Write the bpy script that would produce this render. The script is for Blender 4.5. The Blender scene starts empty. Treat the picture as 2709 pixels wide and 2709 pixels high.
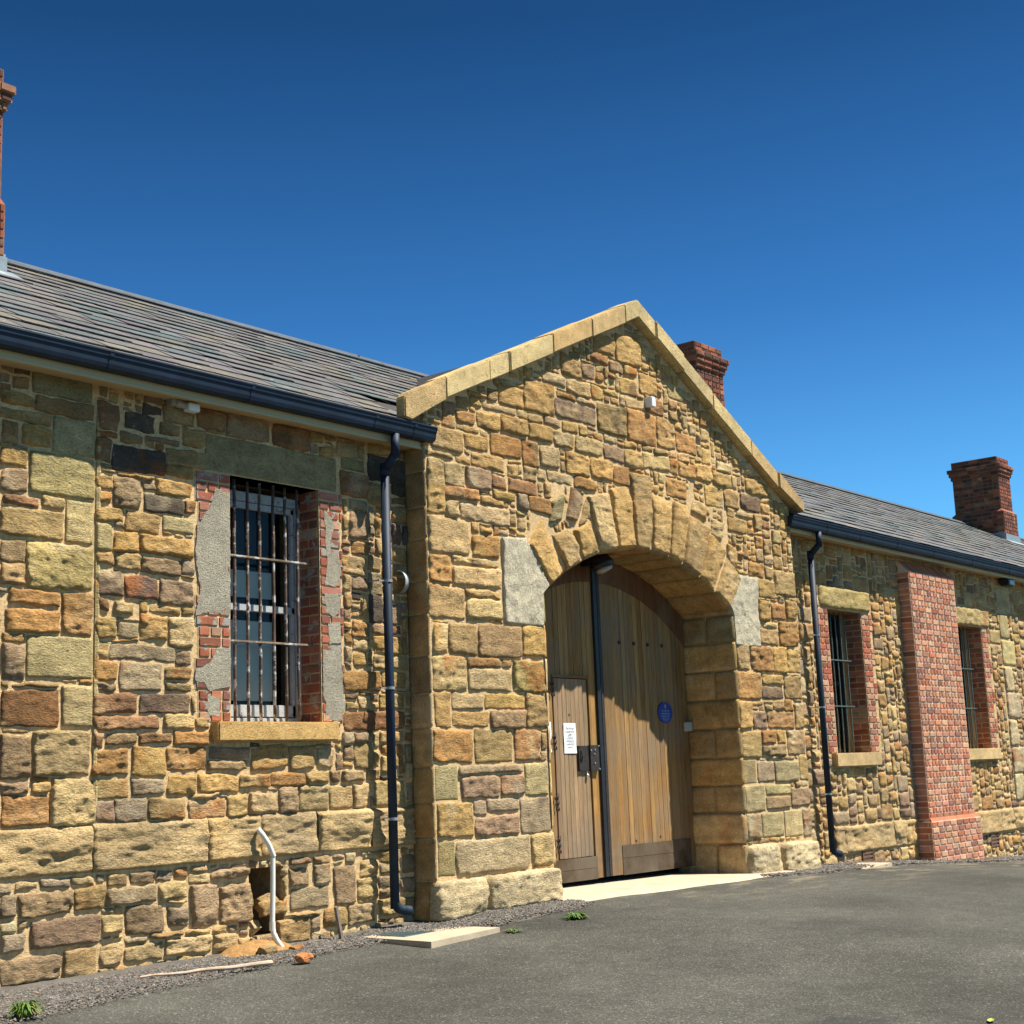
import bpy, bmesh, math, random
import numpy as np
from mathutils import Vector, Matrix
from mathutils.geometry import tessellate_polygon

rng = random.Random(11)
C = bpy.context.scene.collection
PI = math.pi

# ------------------------------------------------------------------ noise
def _h(ix, iy, iz, s):
    n = (ix.astype(np.int64)*374761393 + iy.astype(np.int64)*668265263 + iz.astype(np.int64)*2147483647 + s*974711) & 0xffffffff
    n = ((n ^ (n >> 13))*1274126177) & 0xffffffff
    n = ((n ^ (n >> 16))*2246822519) & 0xffffffff
    n = n ^ (n >> 15)
    return (n & 0xffffff)/float(0xffffff)*2-1
def vn(p, s=0):
    i = np.floor(p).astype(np.int64); f = p-i; f = f*f*(3-2*f)
    x, y, z = i[:, 0], i[:, 1], i[:, 2]; fx, fy, fz = f[:, 0], f[:, 1], f[:, 2]
    def L(a, b, t): return a+(b-a)*t
    return L(L(L(_h(x, y, z, s), _h(x+1, y, z, s), fx), L(_h(x, y+1, z, s), _h(x+1, y+1, z, s), fx), fy),
             L(L(_h(x, y, z+1, s), _h(x+1, y, z+1, s), fx), L(_h(x, y+1, z+1, s), _h(x+1, y+1, z+1, s), fx), fy), fz)
def fbm(p, o=3, s=0):
    r = np.zeros(len(p)); a = 1.
    for k in range(o):
        r += a*vn(p*2**k+17.3*k, s+k); a *= .5
    return r
def lin(c):
    return np.array([((v/255.)/12.92 if v <= 10 else (((v/255.)+.055)/1.055)**2.4) for v in c])

# ------------------------------------------------------------------ mesh builder
class MB:
    def __init__(s): s.v = []; s.f = []; s.c = []; s.n = 0
    def add(s, V, F, col):
        V = np.asarray(V, float); s.v.append(V)
        col = np.asarray(col, float)
        if col.ndim == 1: col = np.tile(col, (len(V), 1))
        s.c.append(col); s.f += [tuple(i+s.n for i in f) for f in F]; s.n += len(V)
    def box(s, x0, x1, y0, y1, z0, z1, col=(.5, .5, .5)):
        V = [(x, y, z) for z in (z0, z1) for y in (y0, y1) for x in (x0, x1)]
        s.add(V, [(0, 2, 3, 1), (4, 5, 7, 6), (0, 1, 5, 4), (2, 6, 7, 3), (0, 4, 6, 2), (1, 3, 7, 5)], col)
    def prism(s, poly, y0, y1, col=(.5, .5, .5)):       # poly in x,z ; extruded along y
        n = len(poly)
        V = [(x, y0, z) for x, z in poly]+[(x, y1, z) for x, z in poly]
        t = tessellate_polygon([[Vector((x, z, 0)) for x, z in poly]])
        F = [tuple(f) for f in t]+[tuple(n+i for i in reversed(f)) for f in t]
        F += [(i, (i+1) % n, n+(i+1) % n, n+i) for i in range(n)]
        s.add(V, F, col)
    def extx(s, prof, x0, x1, col=(.5, .5, .5)):        # profile in y,z extruded along x
        n = len(prof)
        V = [(x0, y, z) for y, z in prof]+[(x1, y, z) for y, z in prof]
        t = tessellate_polygon([[Vector((y, z, 0)) for y, z in prof]])
        F = [tuple(f) for f in t]+[tuple(n+i for i in reversed(f)) for f in t]
        F += [(i, (i+1) % n, n+(i+1) % n, n+i) for i in range(n)]
        s.add(V, F, col)
    def tube(s, pts, r, seg=12, col=(.5, .5, .5), cap=True):
        pts = [Vector(p) for p in pts]; V = []; F = []
        rr = r if isinstance(r, (list, tuple)) else [r]*len(pts)
        up = None
        for i, p in enumerate(pts):
            d = (pts[min(i+1, len(pts)-1)]-pts[max(i-1, 0)]).normalized()
            if up is None:
                a = Vector((0, 0, 1)) if abs(d.z) < .9 else Vector((1, 0, 0))
                up = (a-d*a.dot(d)).normalized()
            else: up = (up-d*up.dot(d)).normalized()
            sd = d.cross(up)
            for k in range(seg):
                t = 2*PI*k/seg; V.append(p+(up*math.cos(t)+sd*math.sin(t))*rr[i])
        for i in range(len(pts)-1):
            for k in range(seg):
                a = i*seg+k; b = i*seg+(k+1) % seg
                F.append((a, b, b+seg, a+seg))
        if cap: F += [tuple(range(seg-1, -1, -1)), tuple((len(pts)-1)*seg+k for k in range(seg))]
        s.add([tuple(v) for v in V], F, col)
    def build(s, name, mat, parent=None, smooth=False, bevel=0):
        V = np.concatenate(s.v); me = bpy.data.meshes.new(name)
        me.from_pydata(V.tolist(), [], s.f); me.update()
        ca = me.color_attributes.new('Col', 'FLOAT_COLOR', 'POINT')
        c4 = np.concatenate([np.concatenate(s.c), np.ones((len(V), 1))], 1).astype(np.float32)
        ca.data.foreach_set('color', c4.ravel())
        bm = bmesh.new(); bm.from_mesh(me)
        if not smooth or bevel: bmesh.ops.recalc_face_normals(bm, faces=bm.faces)
        if bevel:
            bmesh.ops.bevel(bm, geom=[e for e in bm.edges if len(e.link_faces) == 2 and e.calc_face_angle(0) > .5], offset=bevel, segments=2, affect='EDGES', clamp_overlap=True)
        bm.to_mesh(me); bm.free()
        me.polygons.foreach_set('use_smooth', [smooth]*len(me.polygons))
        me.materials.append(mat)
        o = bpy.data.objects.new(name, me); C.objects.link(o)
        if parent: o.parent = parent
        return o
def ico(r=1.):
    t = (1+5**.5)/2
    V = np.array([(-1, t, 0), (1, t, 0), (-1, -t, 0), (1, -t, 0), (0, -1, t), (0, 1, t), (0, -1, -t), (0, 1, -t), (t, 0, -1), (t, 0, 1), (-t, 0, -1), (-t, 0, 1)])/math.sqrt(1+t*t)*r
    F = [(0, 11, 5), (0, 5, 1), (0, 1, 7), (0, 7, 10), (0, 10, 11), (1, 5, 9), (5, 11, 4), (11, 10, 2), (10, 7, 6), (7, 1, 8), (3, 9, 4), (3, 4, 2), (3, 2, 6), (3, 6, 8), (3, 8, 9), (4, 9, 5), (2, 4, 11), (6, 2, 10), (8, 6, 7), (9, 8, 1)]
    return V, F
def tag(o, label=None, cat=None, group=None, kind=None):
    if label: o['label'] = label
    if cat: o['category'] = cat
    if group: o['group'] = group
    if kind: o['kind'] = kind
    return o
def empty(name, loc):
    o = bpy.data.objects.new(name, None); o.location = loc; C.objects.link(o); return o

# ------------------------------------------------------------------ materials
def new_mat(name):
    m = bpy.data.materials.new(name); m.use_nodes = True; nt = m.node_tree
    return m, nt, nt.nodes['Principled BSDF']
def N(nt, t, **k):
    n = nt.nodes.new(t)
    for a, b in k.items():
        if a in n.inputs: n.inputs[a].default_value = b
        else: setattr(n, a, b)
    return n
def noise_node(nt, vec, scale, detail=4, rough=.6):
    n = N(nt, 'ShaderNodeTexNoise'); n.inputs['Scale'].default_value = scale
    n.inputs['Detail'].default_value = detail; n.inputs['Roughness'].default_value = rough
    nt.links.new(vec, n.inputs['Vector']); return n.outputs['Fac']
def ramp(nt, fac, stops):
    r = N(nt, 'ShaderNodeValToRGB'); e = r.color_ramp.elements
    while len(e) < len(stops): e.new(.5)
    for k, (p, c) in enumerate(stops):
        e[k].position = p; e[k].color = tuple(c)+(1,) if hasattr(c, '__len__') else (c, c, c, 1)
    nt.links.new(fac, r.inputs[0]); return r.outputs[0]
def mixc(nt, mode, fac, a, b):
    m = N(nt, 'ShaderNodeMix', data_type='RGBA', blend_type=mode)
    for sock, v in ((m.inputs[0], fac), (m.inputs[6], a), (m.inputs[7], b)):
        if isinstance(v, bpy.types.NodeSocket): nt.links.new(v, sock)
        else: sock.default_value = v if not hasattr(v, '__len__') else tuple(v)[:3]+(1,)
    return m.outputs[2]
def attr_mat(name, rough=.9, n1=(5, .78, 1.18), n2=(70, .72, 1.2), bump=.5, bscale=45, bdist=.006, spots=None, spec=.3):
    m, nt, b = new_mat(name)
    at = N(nt, 'ShaderNodeAttribute', attribute_name='Col').outputs['Color']
    pos = N(nt, 'ShaderNodeNewGeometry').outputs['Position']
    c = mixc(nt, 'MULTIPLY', 1., at, ramp(nt, noise_node(nt, pos, n1[0], 5), [(.3, n1[1]), (.7, n1[2])]))
    c = mixc(nt, 'MULTIPLY', 1., c, ramp(nt, noise_node(nt, pos, n2[0], 3), [(.3, n2[1]), (.7, n2[2])]))
    if spots:
        for sc, lo, hi, colr in spots:
            c = mixc(nt, 'MIX', ramp(nt, noise_node(nt, pos, sc, 6, .7), [(lo, 0.), (hi, 1.)]), c, colr)
    nt.links.new(c, b.inputs['Base Color'])
    b.inputs['Roughness'].default_value = rough
    b.inputs['Specular IOR Level'].default_value = spec
    if bump:
        h = N(nt, 'ShaderNodeMath', operation='ADD')
        nt.links.new(noise_node(nt, pos, bscale, 6, .65), h.inputs[0]); nt.links.new(noise_node(nt, pos, bscale*4, 2), h.inputs[1])
        bp = N(nt, 'ShaderNodeBump'); bp.inputs['Strength'].default_value = bump; bp.inputs['Distance'].default_value = bdist*2
        nt.links.new(h.outputs[0], bp.inputs['Height']); nt.links.new(bp.outputs[0], b.inputs['Normal'])
    return m
def plain(name, col, rough=.6, metal=0., var=.12, scale=12, bump=0., spec=.5):
    m, nt, b = new_mat(name)
    pos = N(nt, 'ShaderNodeNewGeometry').outputs['Position']
    c = mixc(nt, 'MULTIPLY', 1., tuple(col), ramp(nt, noise_node(nt, pos, scale, 5), [(.3, 1-var), (.7, 1+var)]))
    nt.links.new(c, b.inputs['Base Color']); b.inputs['Roughness'].default_value = rough; b.inputs['Metallic'].default_value = metal
    b.inputs['Specular IOR Level'].default_value = spec
    if bump:
        bp = N(nt, 'ShaderNodeBump'); bp.inputs['Strength'].default_value = bump; bp.inputs['Distance'].default_value = .004
        nt.links.new(noise_node(nt, pos, scale*6, 4), bp.inputs['Height']); nt.links.new(bp.outputs[0], b.inputs['Normal'])
    return m
LEFT="600,422,651,439,G 603,409,652,423,o 618,380,654,413,q 599,347,654,379,q 630,313,653,348,q 598,278,654,312,Q 628,245,654,277,r 599,213,654,245,q 574,410,601,419,y 574,399,615,411,y 575,381,589,402,r 592,381,615,400,y 575,364,597,377,y 576,345,597,363,p 579,337,607,345,k 610,337,630,347,b 576,313,627,334,o 577,295,597,311,p 577,278,597,294,o 583,264,626,276,r 582,245,627,263,r 579,211,597,236,p 656,405,675,425,k 681,408,710,421,d 699,423,716,431,d 717,420,750,435,o 751,421,781,438,k 783,418,830,439,p 833,418,875,437,k 737,403,758,420,o 715,409,734,418,o 701,401,734,410,p 657,398,674,405,o 676,396,699,405,o 656,378,668,396,k 670,374,719,396,d 720,386,759,401,o 721,376,748,384,y 676,370,708,376,y 672,345,696,369,p 656,357,671,369,y 697,361,710,369,p 712,360,746,374,y 748,361,760,375,o 700,345,738,362,d 740,348,759,361,r 656,333,681,343,y 682,328,716,343,y 718,331,748,346,q 655,310,670,335,q 672,311,695,329,y 697,311,747,329,y 655,299,672,311,y 674,297,696,310,o 697,295,735,311,p 737,299,758,311,g 655,277,680,298,P 681,275,713,296,P 713,273,748,296,p 655,264,667,274,k 674,262,690,272,o 706,266,734,275,o 656,245,674,262,y 677,245,695,256,g 696,244,722,266,y 724,241,759,264,b 655,229,668,242,o 670,228,730,244,g 655,212,676,227,r 678,205,718,226,g 720,214,746,225,o 731,226,746,236,p 629,178,654,208,q 606,143,653,176,Q 621,108,656,141,Q 580,178,626,204,K 588,206,625,211,o 581,142,604,172,p 581,132,602,140,p 582,110,619,130,r 605,130,619,139,y 655,188,695,203,k 697,189,744,204,P 746,190,760,203,o 655,176,716,187,k 720,177,749,188,b 654,163,665,175,k 667,165,694,174,o 697,166,727,174,k 729,164,763,174,r 655,142,687,161,r 690,141,721,164,y 723,144,760,163,r 761,144,803,151,p 763,152,805,163,p 806,144,845,161,y 848,143,877,162,o 879,144,898,160,o 656,126,687,140,o 690,128,719,140,g 722,127,751,141,y 752,127,793,141,y 795,129,826,140,o 827,130,865,140,r 865,132,893,141,o 895,131,908,141,p 657,109,674,125,g 676,108,703,126,g 704,108,739,124,o 743,107,780,123,b 781,108,801,124,o 804,107,835,125,b 837,107,856,129,b 857,107,892,130,b 894,107,920,129,b 597,46,639,63,p 640,48,667,64,o 669,48,714,62,g 583,47,596,64,g 606,24,663,47,p 584,24,602,37,g 584,3,630,21,p 633,0,661,21,o 685,26,719,47,p 664,28,682,42,b 724,28,743,43,g 746,26,771,58,p 772,26,805,55,p 765,57,803,68,p 716,47,742,62,b 685,7,719,19,b 663,7,683,24,b 721,7,765,19,b 767,5,790,18,b 847,48,868,63,p 875,48,892,64,g 848,29,891,46,g 817,28,845,39,o 835,4,868,24,o 869,12,881,23,g 870,3,890,10,g 929,51,951,65,b 925,29,949,50,b 913,11,947,29,b 897,28,925,61,p 900,1,924,11,g 914,384,947,407,k 946,403,1004,427,d 915,407,944,419,G 949,379,976,400,o 924,346,947,371,p 913,313,944,331,y 926,300,944,311,p 947,271,963,297,d 979,345,990,365,P 991,346,1005,365,d 912,210,958,228,r 913,175,989,192,K 925,231,943,244,y 951,230,994,243,b 961,213,993,229,y 925,143,947,165,o 908,110,940,129,b 949,110,986,131,b 908,131,936,142,p 926,49,951,65,b 926,28,950,48,b 906,27,925,61,P 914,11,948,28,b 982,50,999,65,g 979,32,998,47,g 950,15,997,30,b"
GABLE="1002,374,1024,428,y 1001,339,1058,375,b 1001,310,1031,336,y 997,277,1049,308,o 1006,438,1054,460,o 999,426,1041,435,o 1023,406,1055,427,b 1026,393,1075,407,b 1026,373,1043,391,b 1046,372,1122,396,b 1075,363,1122,373,b 1123,376,1179,391,p 1063,340,1103,361,y 1033,331,1102,338,b 1033,310,1106,330,b 1050,280,1104,299,b 1051,300,1102,309,o 1056,406,1094,427,p 1066,422,1114,443,y 1095,411,1118,423,k 1122,411,1168,424,k 1169,413,1206,428,b 1042,427,1065,439,y 1054,443,1091,460,y 1095,442,1143,467,r 1144,440,1172,468,o 1173,443,1207,467,b 1186,424,1229,442,b 1219,442,1260,466,y 1232,427,1273,442,r 1262,442,1304,466,y 1307,443,1336,463,r 1238,464,1287,486,b 1288,467,1327,485,p 1201,466,1235,485,y 1157,466,1200,487,y 1114,466,1156,488,y 1076,467,1112,486,y 1184,483,1213,498,p 1214,486,1243,499,y 1205,498,1278,521,P 1153,497,1204,533,y 1111,498,1151,520,y 1085,488,1138,502,b 1279,497,1335,531,o 1336,496,1396,533,r 1397,499,1435,533,y 1323,585,1372,618,y 1373,586,1423,617,y 1218,549,1254,570,y 1256,553,1280,570,p 1227,531,1269,548,b 1270,532,1294,548,y 1185,532,1225,552,b 1209,519,1241,533,r 1242,519,1279,533,b 1308,570,1334,586,p 1335,572,1364,585,y 1273,575,1305,586,r 1327,549,1360,569,y 1364,556,1401,580,y 1280,588,1321,609,y 1135,391,1151,410,g 1153,394,1190,411,r 1098,400,1133,411,y 1328,464,1363,485,y 1364,469,1420,488,b 1003,246,1023,272,y 1024,244,1065,273,o 1066,244,1133,276,o 1135,246,1169,277,y 1001,210,1048,244,b 1050,234,1101,244,r 1102,234,1116,243,b 1051,212,1115,232,b 1118,212,1166,244,Q 1003,176,1024,209,y 1026,194,1071,209,b 1072,195,1134,209,y 1025,177,1079,192,y 1082,177,1134,194,p 1136,177,1167,210,o 1000,145,1054,175,r 1056,144,1112,175,o 1115,145,1156,175,r 1001,112,1031,143,G 1033,134,1127,142,g 1036,112,1091,133,p 1093,113,1128,132,g 1130,112,1166,143,q 1002,78,1050,110,y 1052,97,1070,109,g 1072,98,1118,111,g 1054,78,1117,96,p 1119,77,1167,110,g 1002,45,1024,75,G 1026,44,1133,77,g 1136,46,1170,75,b 1545,247,1574,278,o 1575,246,1631,277,r 1633,246,1667,278,y 1669,247,1709,277,y 1542,211,1598,246,r 1602,230,1653,243,y 1599,213,1651,228,P 1654,214,1706,242,o 1540,177,1571,209,y 1572,177,1606,197,p 1609,177,1675,198,r 1678,176,1708,209,y 1542,142,1589,174,o 1592,159,1627,174,r 1590,144,1650,158,p 1654,144,1700,174,o 1538,112,1573,140,G 1575,112,1616,137,g 1618,112,1678,137,G 1681,112,1703,142,o 1543,78,1589,110,q 1593,97,1653,109,q 1591,80,1650,95,p 1654,81,1705,104,p 1578,48,1630,77,q 1633,46,1678,77,q 1680,44,1710,77,g 1541,49,1574,76,w 1652,278,1701,311,r 1604,280,1649,300,o 1651,344,1701,376,o 1608,339,1648,361,y 1606,308,1634,334,y 1637,310,1671,333,r 1673,315,1701,338,y 1433,499,1481,522,r 1519,504,1564,538,o 1411,442,1454,464,r 1455,442,1491,468,y 1495,441,1536,466,y 1538,444,1572,467,y 1578,445,1625,465,P 1592,468,1642,487,y 1497,414,1541,433,r 1543,415,1590,432,y 1439,467,1475,486,y 1477,470,1513,489,y 1514,467,1557,486,y 1567,435,1606,445,b"
SUN = 5; EXPO = 1.05
def SKYFIX(nt, sky, bg):
    # deep polarised blue: the sky darkens with height above the horizon
    tc = nt.nodes.new('ShaderNodeTexCoord'); sx = nt.nodes.new('ShaderNodeSeparateXYZ'); nt.links.new(tc.outputs['Generated'], sx.inputs[0])
    rp = ramp(nt, sx.outputs[2], [(.0, (.6, 1.22, 1.5)), (.14, (.50, 1.15, 1.5)), (.30, (.23, .65, 1.02)), (.48, (.10, .33, .54)), (1., (.12, .30, .48))])
    c = mixc(nt, 'MULTIPLY', 1., sky.outputs[0], rp)
    nt.links.new(c, bg.inputs[0]); bg.inputs[1].default_value = .055
KA = .88
PAL = {k: lin(v)*KA for k, v in dict(b=(214, 184, 132), y=(206, 168, 106), o=(190, 159, 108), r=(192, 138, 82), p=(170, 142, 114), P=(128, 102, 92), d=(84, 80, 82),
       g=(178, 160, 134), G=(172, 162, 120), k=(170, 122, 86), K=(156, 100, 66), q=(208, 188, 134), Q=(210, 184, 126), w=(216, 196, 154), s=(224, 212, 182)).items()}
_m = (PAL['b']*.5+PAL['y']*.5)
PAL = {k: (v*.72+_m*.28*(v.mean()/_m.mean())**.5 if k in 'rpPdkKgG' else v) for k, v in PAL.items()}
MORT = lin((238, 202, 148))*.80
RUST = lin((184, 106, 40))*KA; PALE = lin((222, 200, 158))*KA; DARK = lin((92, 72, 56))*KA
def stone_mat(name, craggy=1., sc=1.):
    m, nt, b = new_mat(name)
    at = N(nt, 'ShaderNodeAttribute', attribute_name='Col').outputs['Color']
    pos = N(nt, 'ShaderNodeNewGeometry').outputs['Position']
    mp = N(nt, 'ShaderNodeMapping'); mp.inputs['Scale'].default_value = (1, 1, 1.9); nt.links.new(pos, mp.inputs[0]); P2 = mp.outputs[0]
    c = mixc(nt, 'MULTIPLY', 1., at, ramp(nt, noise_node(nt, pos, 7, 6, .65), [(.3, (.76, .74, .70)), (.7, (1.18, 1.18, 1.2))]))
    c = mixc(nt, 'MULTIPLY', 1., c, ramp(nt, noise_node(nt, pos, 1.1, 5, .6), [(.36, (.82, .83, .84)), (.64, (1.14, 1.12, 1.08))]))
    c = mixc(nt, 'MIX', ramp(nt, noise_node(nt, pos, 2.3, 7, .7), [(.60, 0.), (.72, .35)]), c, (.30, .27, .20))
    c = mixc(nt, 'MULTIPLY', 1., c, ramp(nt, noise_node(nt, P2, 34*sc, 7, .78), [(.32, .46), (.47, .92), (.56, 1.06), (.70, 1.35)]))
    c = mixc(nt, 'MIX', ramp(nt, noise_node(nt, pos, 22, 7, .75), [(.555, 0.), (.68, .8)]), c, (.15, .10, .05))
    c = mixc(nt, 'MIX', ramp(nt, noise_node(nt, pos, 15, 7, .75), [(.60, 0.), (.70, .45)]), c, (.62, .54, .40))
    nt.links.new(c, b.inputs['Base Color']); b.inputs['Roughness'].default_value = .93; b.inputs['Specular IOR Level'].default_value = .25
    r = N(nt, 'ShaderNodeTexNoise'); r.noise_type = 'RIDGED_MULTIFRACTAL'; r.inputs['Scale'].default_value = 13*sc; r.inputs['Detail'].default_value = 6; r.inputs['Roughness'].default_value = .55
    nt.links.new(P2, r.inputs['Vector'])
    a1 = N(nt, 'ShaderNodeMath', operation='MULTIPLY'); nt.links.new(r.outputs['Fac'], a1.inputs[0]); a1.inputs[1].default_value = .24*craggy
    a2 = N(nt, 'ShaderNodeMath', operation='ADD'); nt.links.new(a1.outputs[0], a2.inputs[0]); nt.links.new(noise_node(nt, P2, 40*sc, 6, .7), a2.inputs[1])
    bp = N(nt, 'ShaderNodeBump'); bp.inputs['Strength'].default_value = 1.; bp.inputs['Distance'].default_value = .030 if craggy > .5 else .008
    nt.links.new(a2.outputs[0], bp.inputs['Height']); nt.links.new(bp.outputs[0], b.inputs['Normal'])
    return m
M_stone = stone_mat('sandstone')
M_dress = stone_mat('dressed_sandstone', .25, 1.3)
M_brick = attr_mat('brick', .9, n2=(90, .8, 1.15), bump=.5, bscale=70, bdist=.003)
M_mortar = attr_mat('lime_mortar', .95, n1=(3, .84, 1.1), n2=(35, .7, 1.18), bump=.55, bscale=34, bdist=.010)
M_render = attr_mat('cement_render', .95, n1=(4, .8, 1.15), bump=.7, bscale=30, bdist=.007, spots=[(9, .655, .67, (.42, .14, .08)), (26, .60, .68, (.18, .16, .13))])
M_bw = attr_mat('washed_brick', .9, n2=(90, .75, 1.15), bump=.7, bscale=50, bdist=.004, spots=[(7, .56, .585, (.33, .31, .26))])
M_slate = attr_mat('slate', .55, n1=(1.2, .8, 1.15), n2=(40, .8, 1.15), bump=.3, bscale=30, bdist=.003, spots=[(2.6, .60, .66, (.17, .17, .12)), (14, .62, .68, (.36, .34, .20))], spec=.4)
M_wood = None

# ------------------------------------------------------------------ a rough stone face on a frame
class Frame:
    def __init__(s, O, U, V, Nn): s.O, s.U, s.V, s.N = (np.array(a, float) for a in (O, U, V, Nn))
    def P(s, a, b, h): return s.O+np.outer(a, s.U)+np.outer(b, s.V)+np.outer(h, s.N)
def front(y): return Frame((0, y, 0), (1, 0, 0), (0, 0, 1), (0, -1, 0))
def stone(mb, fr, quad, c, hb=.025, A=.016, res=.016, seed=0, jit=.008, inset=.009, round_=.06, back=-.02, tilt=.5, c2=None, cf=.5):
    q = np.array(quad, float)
    w = (np.linalg.norm(q[1]-q[0])+np.linalg.norm(q[2]-q[3]))/2; hgt = (np.linalg.norm(q[3]-q[0])+np.linalg.norm(q[2]-q[1]))/2
    if w < .02 or hgt < .02: return
    e = inset
    def axis(L):
        n = max(2, int(round((L-2*e)/res)))
        t = np.linspace(min(e/L, .3), 1-min(e/L, .3), n+1)
        return np.concatenate([[0.], t, [1.]])
    us, vs = axis(w), axis(hgt)
    U_, V_ = np.meshgrid(us, vs); nu, nv = len(us), len(vs)
    u = U_.ravel(); v = V_.ravel()
    cu, cv = 2*u-1, 2*v-1
    k = 1-round_*np.minimum(1., (cu*cu*cv*cv))**2
    u2, v2 = (cu*k+1)/2, (cv*k+1)/2
    ab = np.outer((1-u2)*(1-v2), q[0])+np.outer(u2*(1-v2), q[1])+np.outer(u2*v2, q[2])+np.outer((1-u2)*v2, q[3])
    p = np.c_[ab, np.full(len(ab), seed*3.17)]
    if jit:
        ab = ab+np.c_[fbm(p*13, 3, 3), fbm(p*13, 3, 4)]*jit
        p = np.c_[ab, np.full(len(ab), seed*3.17)]
    edge = np.maximum(np.abs(cu), np.abs(cv))
    prof = 1-.35*np.clip(edge, 0, 1)**6
    rr = random.Random(seed*7+1)
    ta, tb = rr.uniform(-1, 1)*tilt, rr.uniform(-1, 1)*tilt
    K_ = rr.randint(4, 8); fac = np.full(len(u), 9.)
    for _k in range(K_ if A > .005 else 0):
        kx, kz = rr.uniform(.1, .9), rr.uniform(.1, .9); sx_, sz_ = rr.uniform(-.42, .42), rr.uniform(-.42, .42)
        fac = np.minimum(fac, hb*rr.uniform(.9, 1.5)+.3*A+sx_*(u-kx)*w+sz_*(v-kz)*hgt)
    nz = .6*fbm(p*7, 3, 7)+.55*fbm(p*17, 3, 8); rid = fbm(p*np.array([7, 26, 1]), 3, 21)
    h = hb*prof*(1+.35*(ta*cu+tb*cv)) if A <= .005 else (.009+np.minimum((fac-fac.min())*.8, hb*1.1+.3*A))*(.6+.4*prof)
    h = h+A*(.62*nz+.42*rid)
    ring = (u == 0)|(u == 1)|(v == 0)|(v == 1)
    in1 = (~ring)&((np.abs(u-us[1]) < 1e-9)|(np.abs(u-us[-2]) < 1e-9)|(np.abs(v-vs[1]) < 1e-9)|(np.abs(v-vs[-2]) < 1e-9))
    h[in1] = np.maximum(h[in1]*.72, .006)
    h = np.maximum(h, .0095)
    h[ring] = back
    F = []
    for j in range(nv-1):
        b = j*nu
        F += [(b+i, b+i+1, b+i+1+nu, b+i+nu) for i in range(nu-1)]
    c = np.array(c, float)
    m = np.clip(fbm(p*4.5, 3, 31)*1.6-.25, 0, 1)[:, None]*cf
    cc = RUST if rr.random() < .5 else (PALE if rr.random() < .6 else DARK)
    if c2 is not None: cc = np.array(c2)
    col = c[None, :]*(1-m)+cc[None, :]*m
    col = col*(1+.16*fbm(p*np.array([3, 16, 1]), 2, 41))[:, None]
    mb.add(fr.P(ab[:, 0], ab[:, 1], h), F, np.clip(col, 0.01, .9))

def rquad(x0, z0, x1, z1, r, j=.010):
    J = lambda: r.uniform(-j, j)
    return [(x0+J(), z0+J()), (x1+J(), z0+J()), (x1+J(), z1+J()), (x0+J(), z1+J())]
CNT = [0]
def place_stone(mb, fr, x0, z0, x1, z1, code, res, gap=.007, rough=1., hbm=1.):
    CNT[0] += 1; r = random.Random(CNT[0]*13+5)
    c = PAL[code]*r.uniform(.86, 1.12)*np.array([1, r.uniform(.96, 1.03), r.uniform(.9, 1.08)])
    smooth = code in 'qG'
    hb = (r.uniform(.006, .028) if not smooth else r.uniform(.012, .020))*hbm
    A = (r.uniform(.008, .020) if not smooth else r.uniform(.003, .008))*rough
    if code == 'Q': A = .018*rough; hb = .03; c = c*.9
    if code == 'w': A = .012; hb = .03
    if code in 'Pdg': A *= .6
    area = (x1-x0)*(z1-z0)
    if area < .012: A *= .6; hb *= .6
    stone(mb, fr, rquad(x0+gap, z0+gap, x1-gap, z1-gap, r, .003 if smooth else .011), c, hb, A, res, CNT[0], jit=.003 if smooth else .0105,
          round_=.015 if smooth else r.uniform(.015, .055), cf=.12 if smooth else r.choice((.15, .35, .6)),
          c2=(PAL['b'] if code in 'rkKpP' and r.random() < .6 else None))

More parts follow.
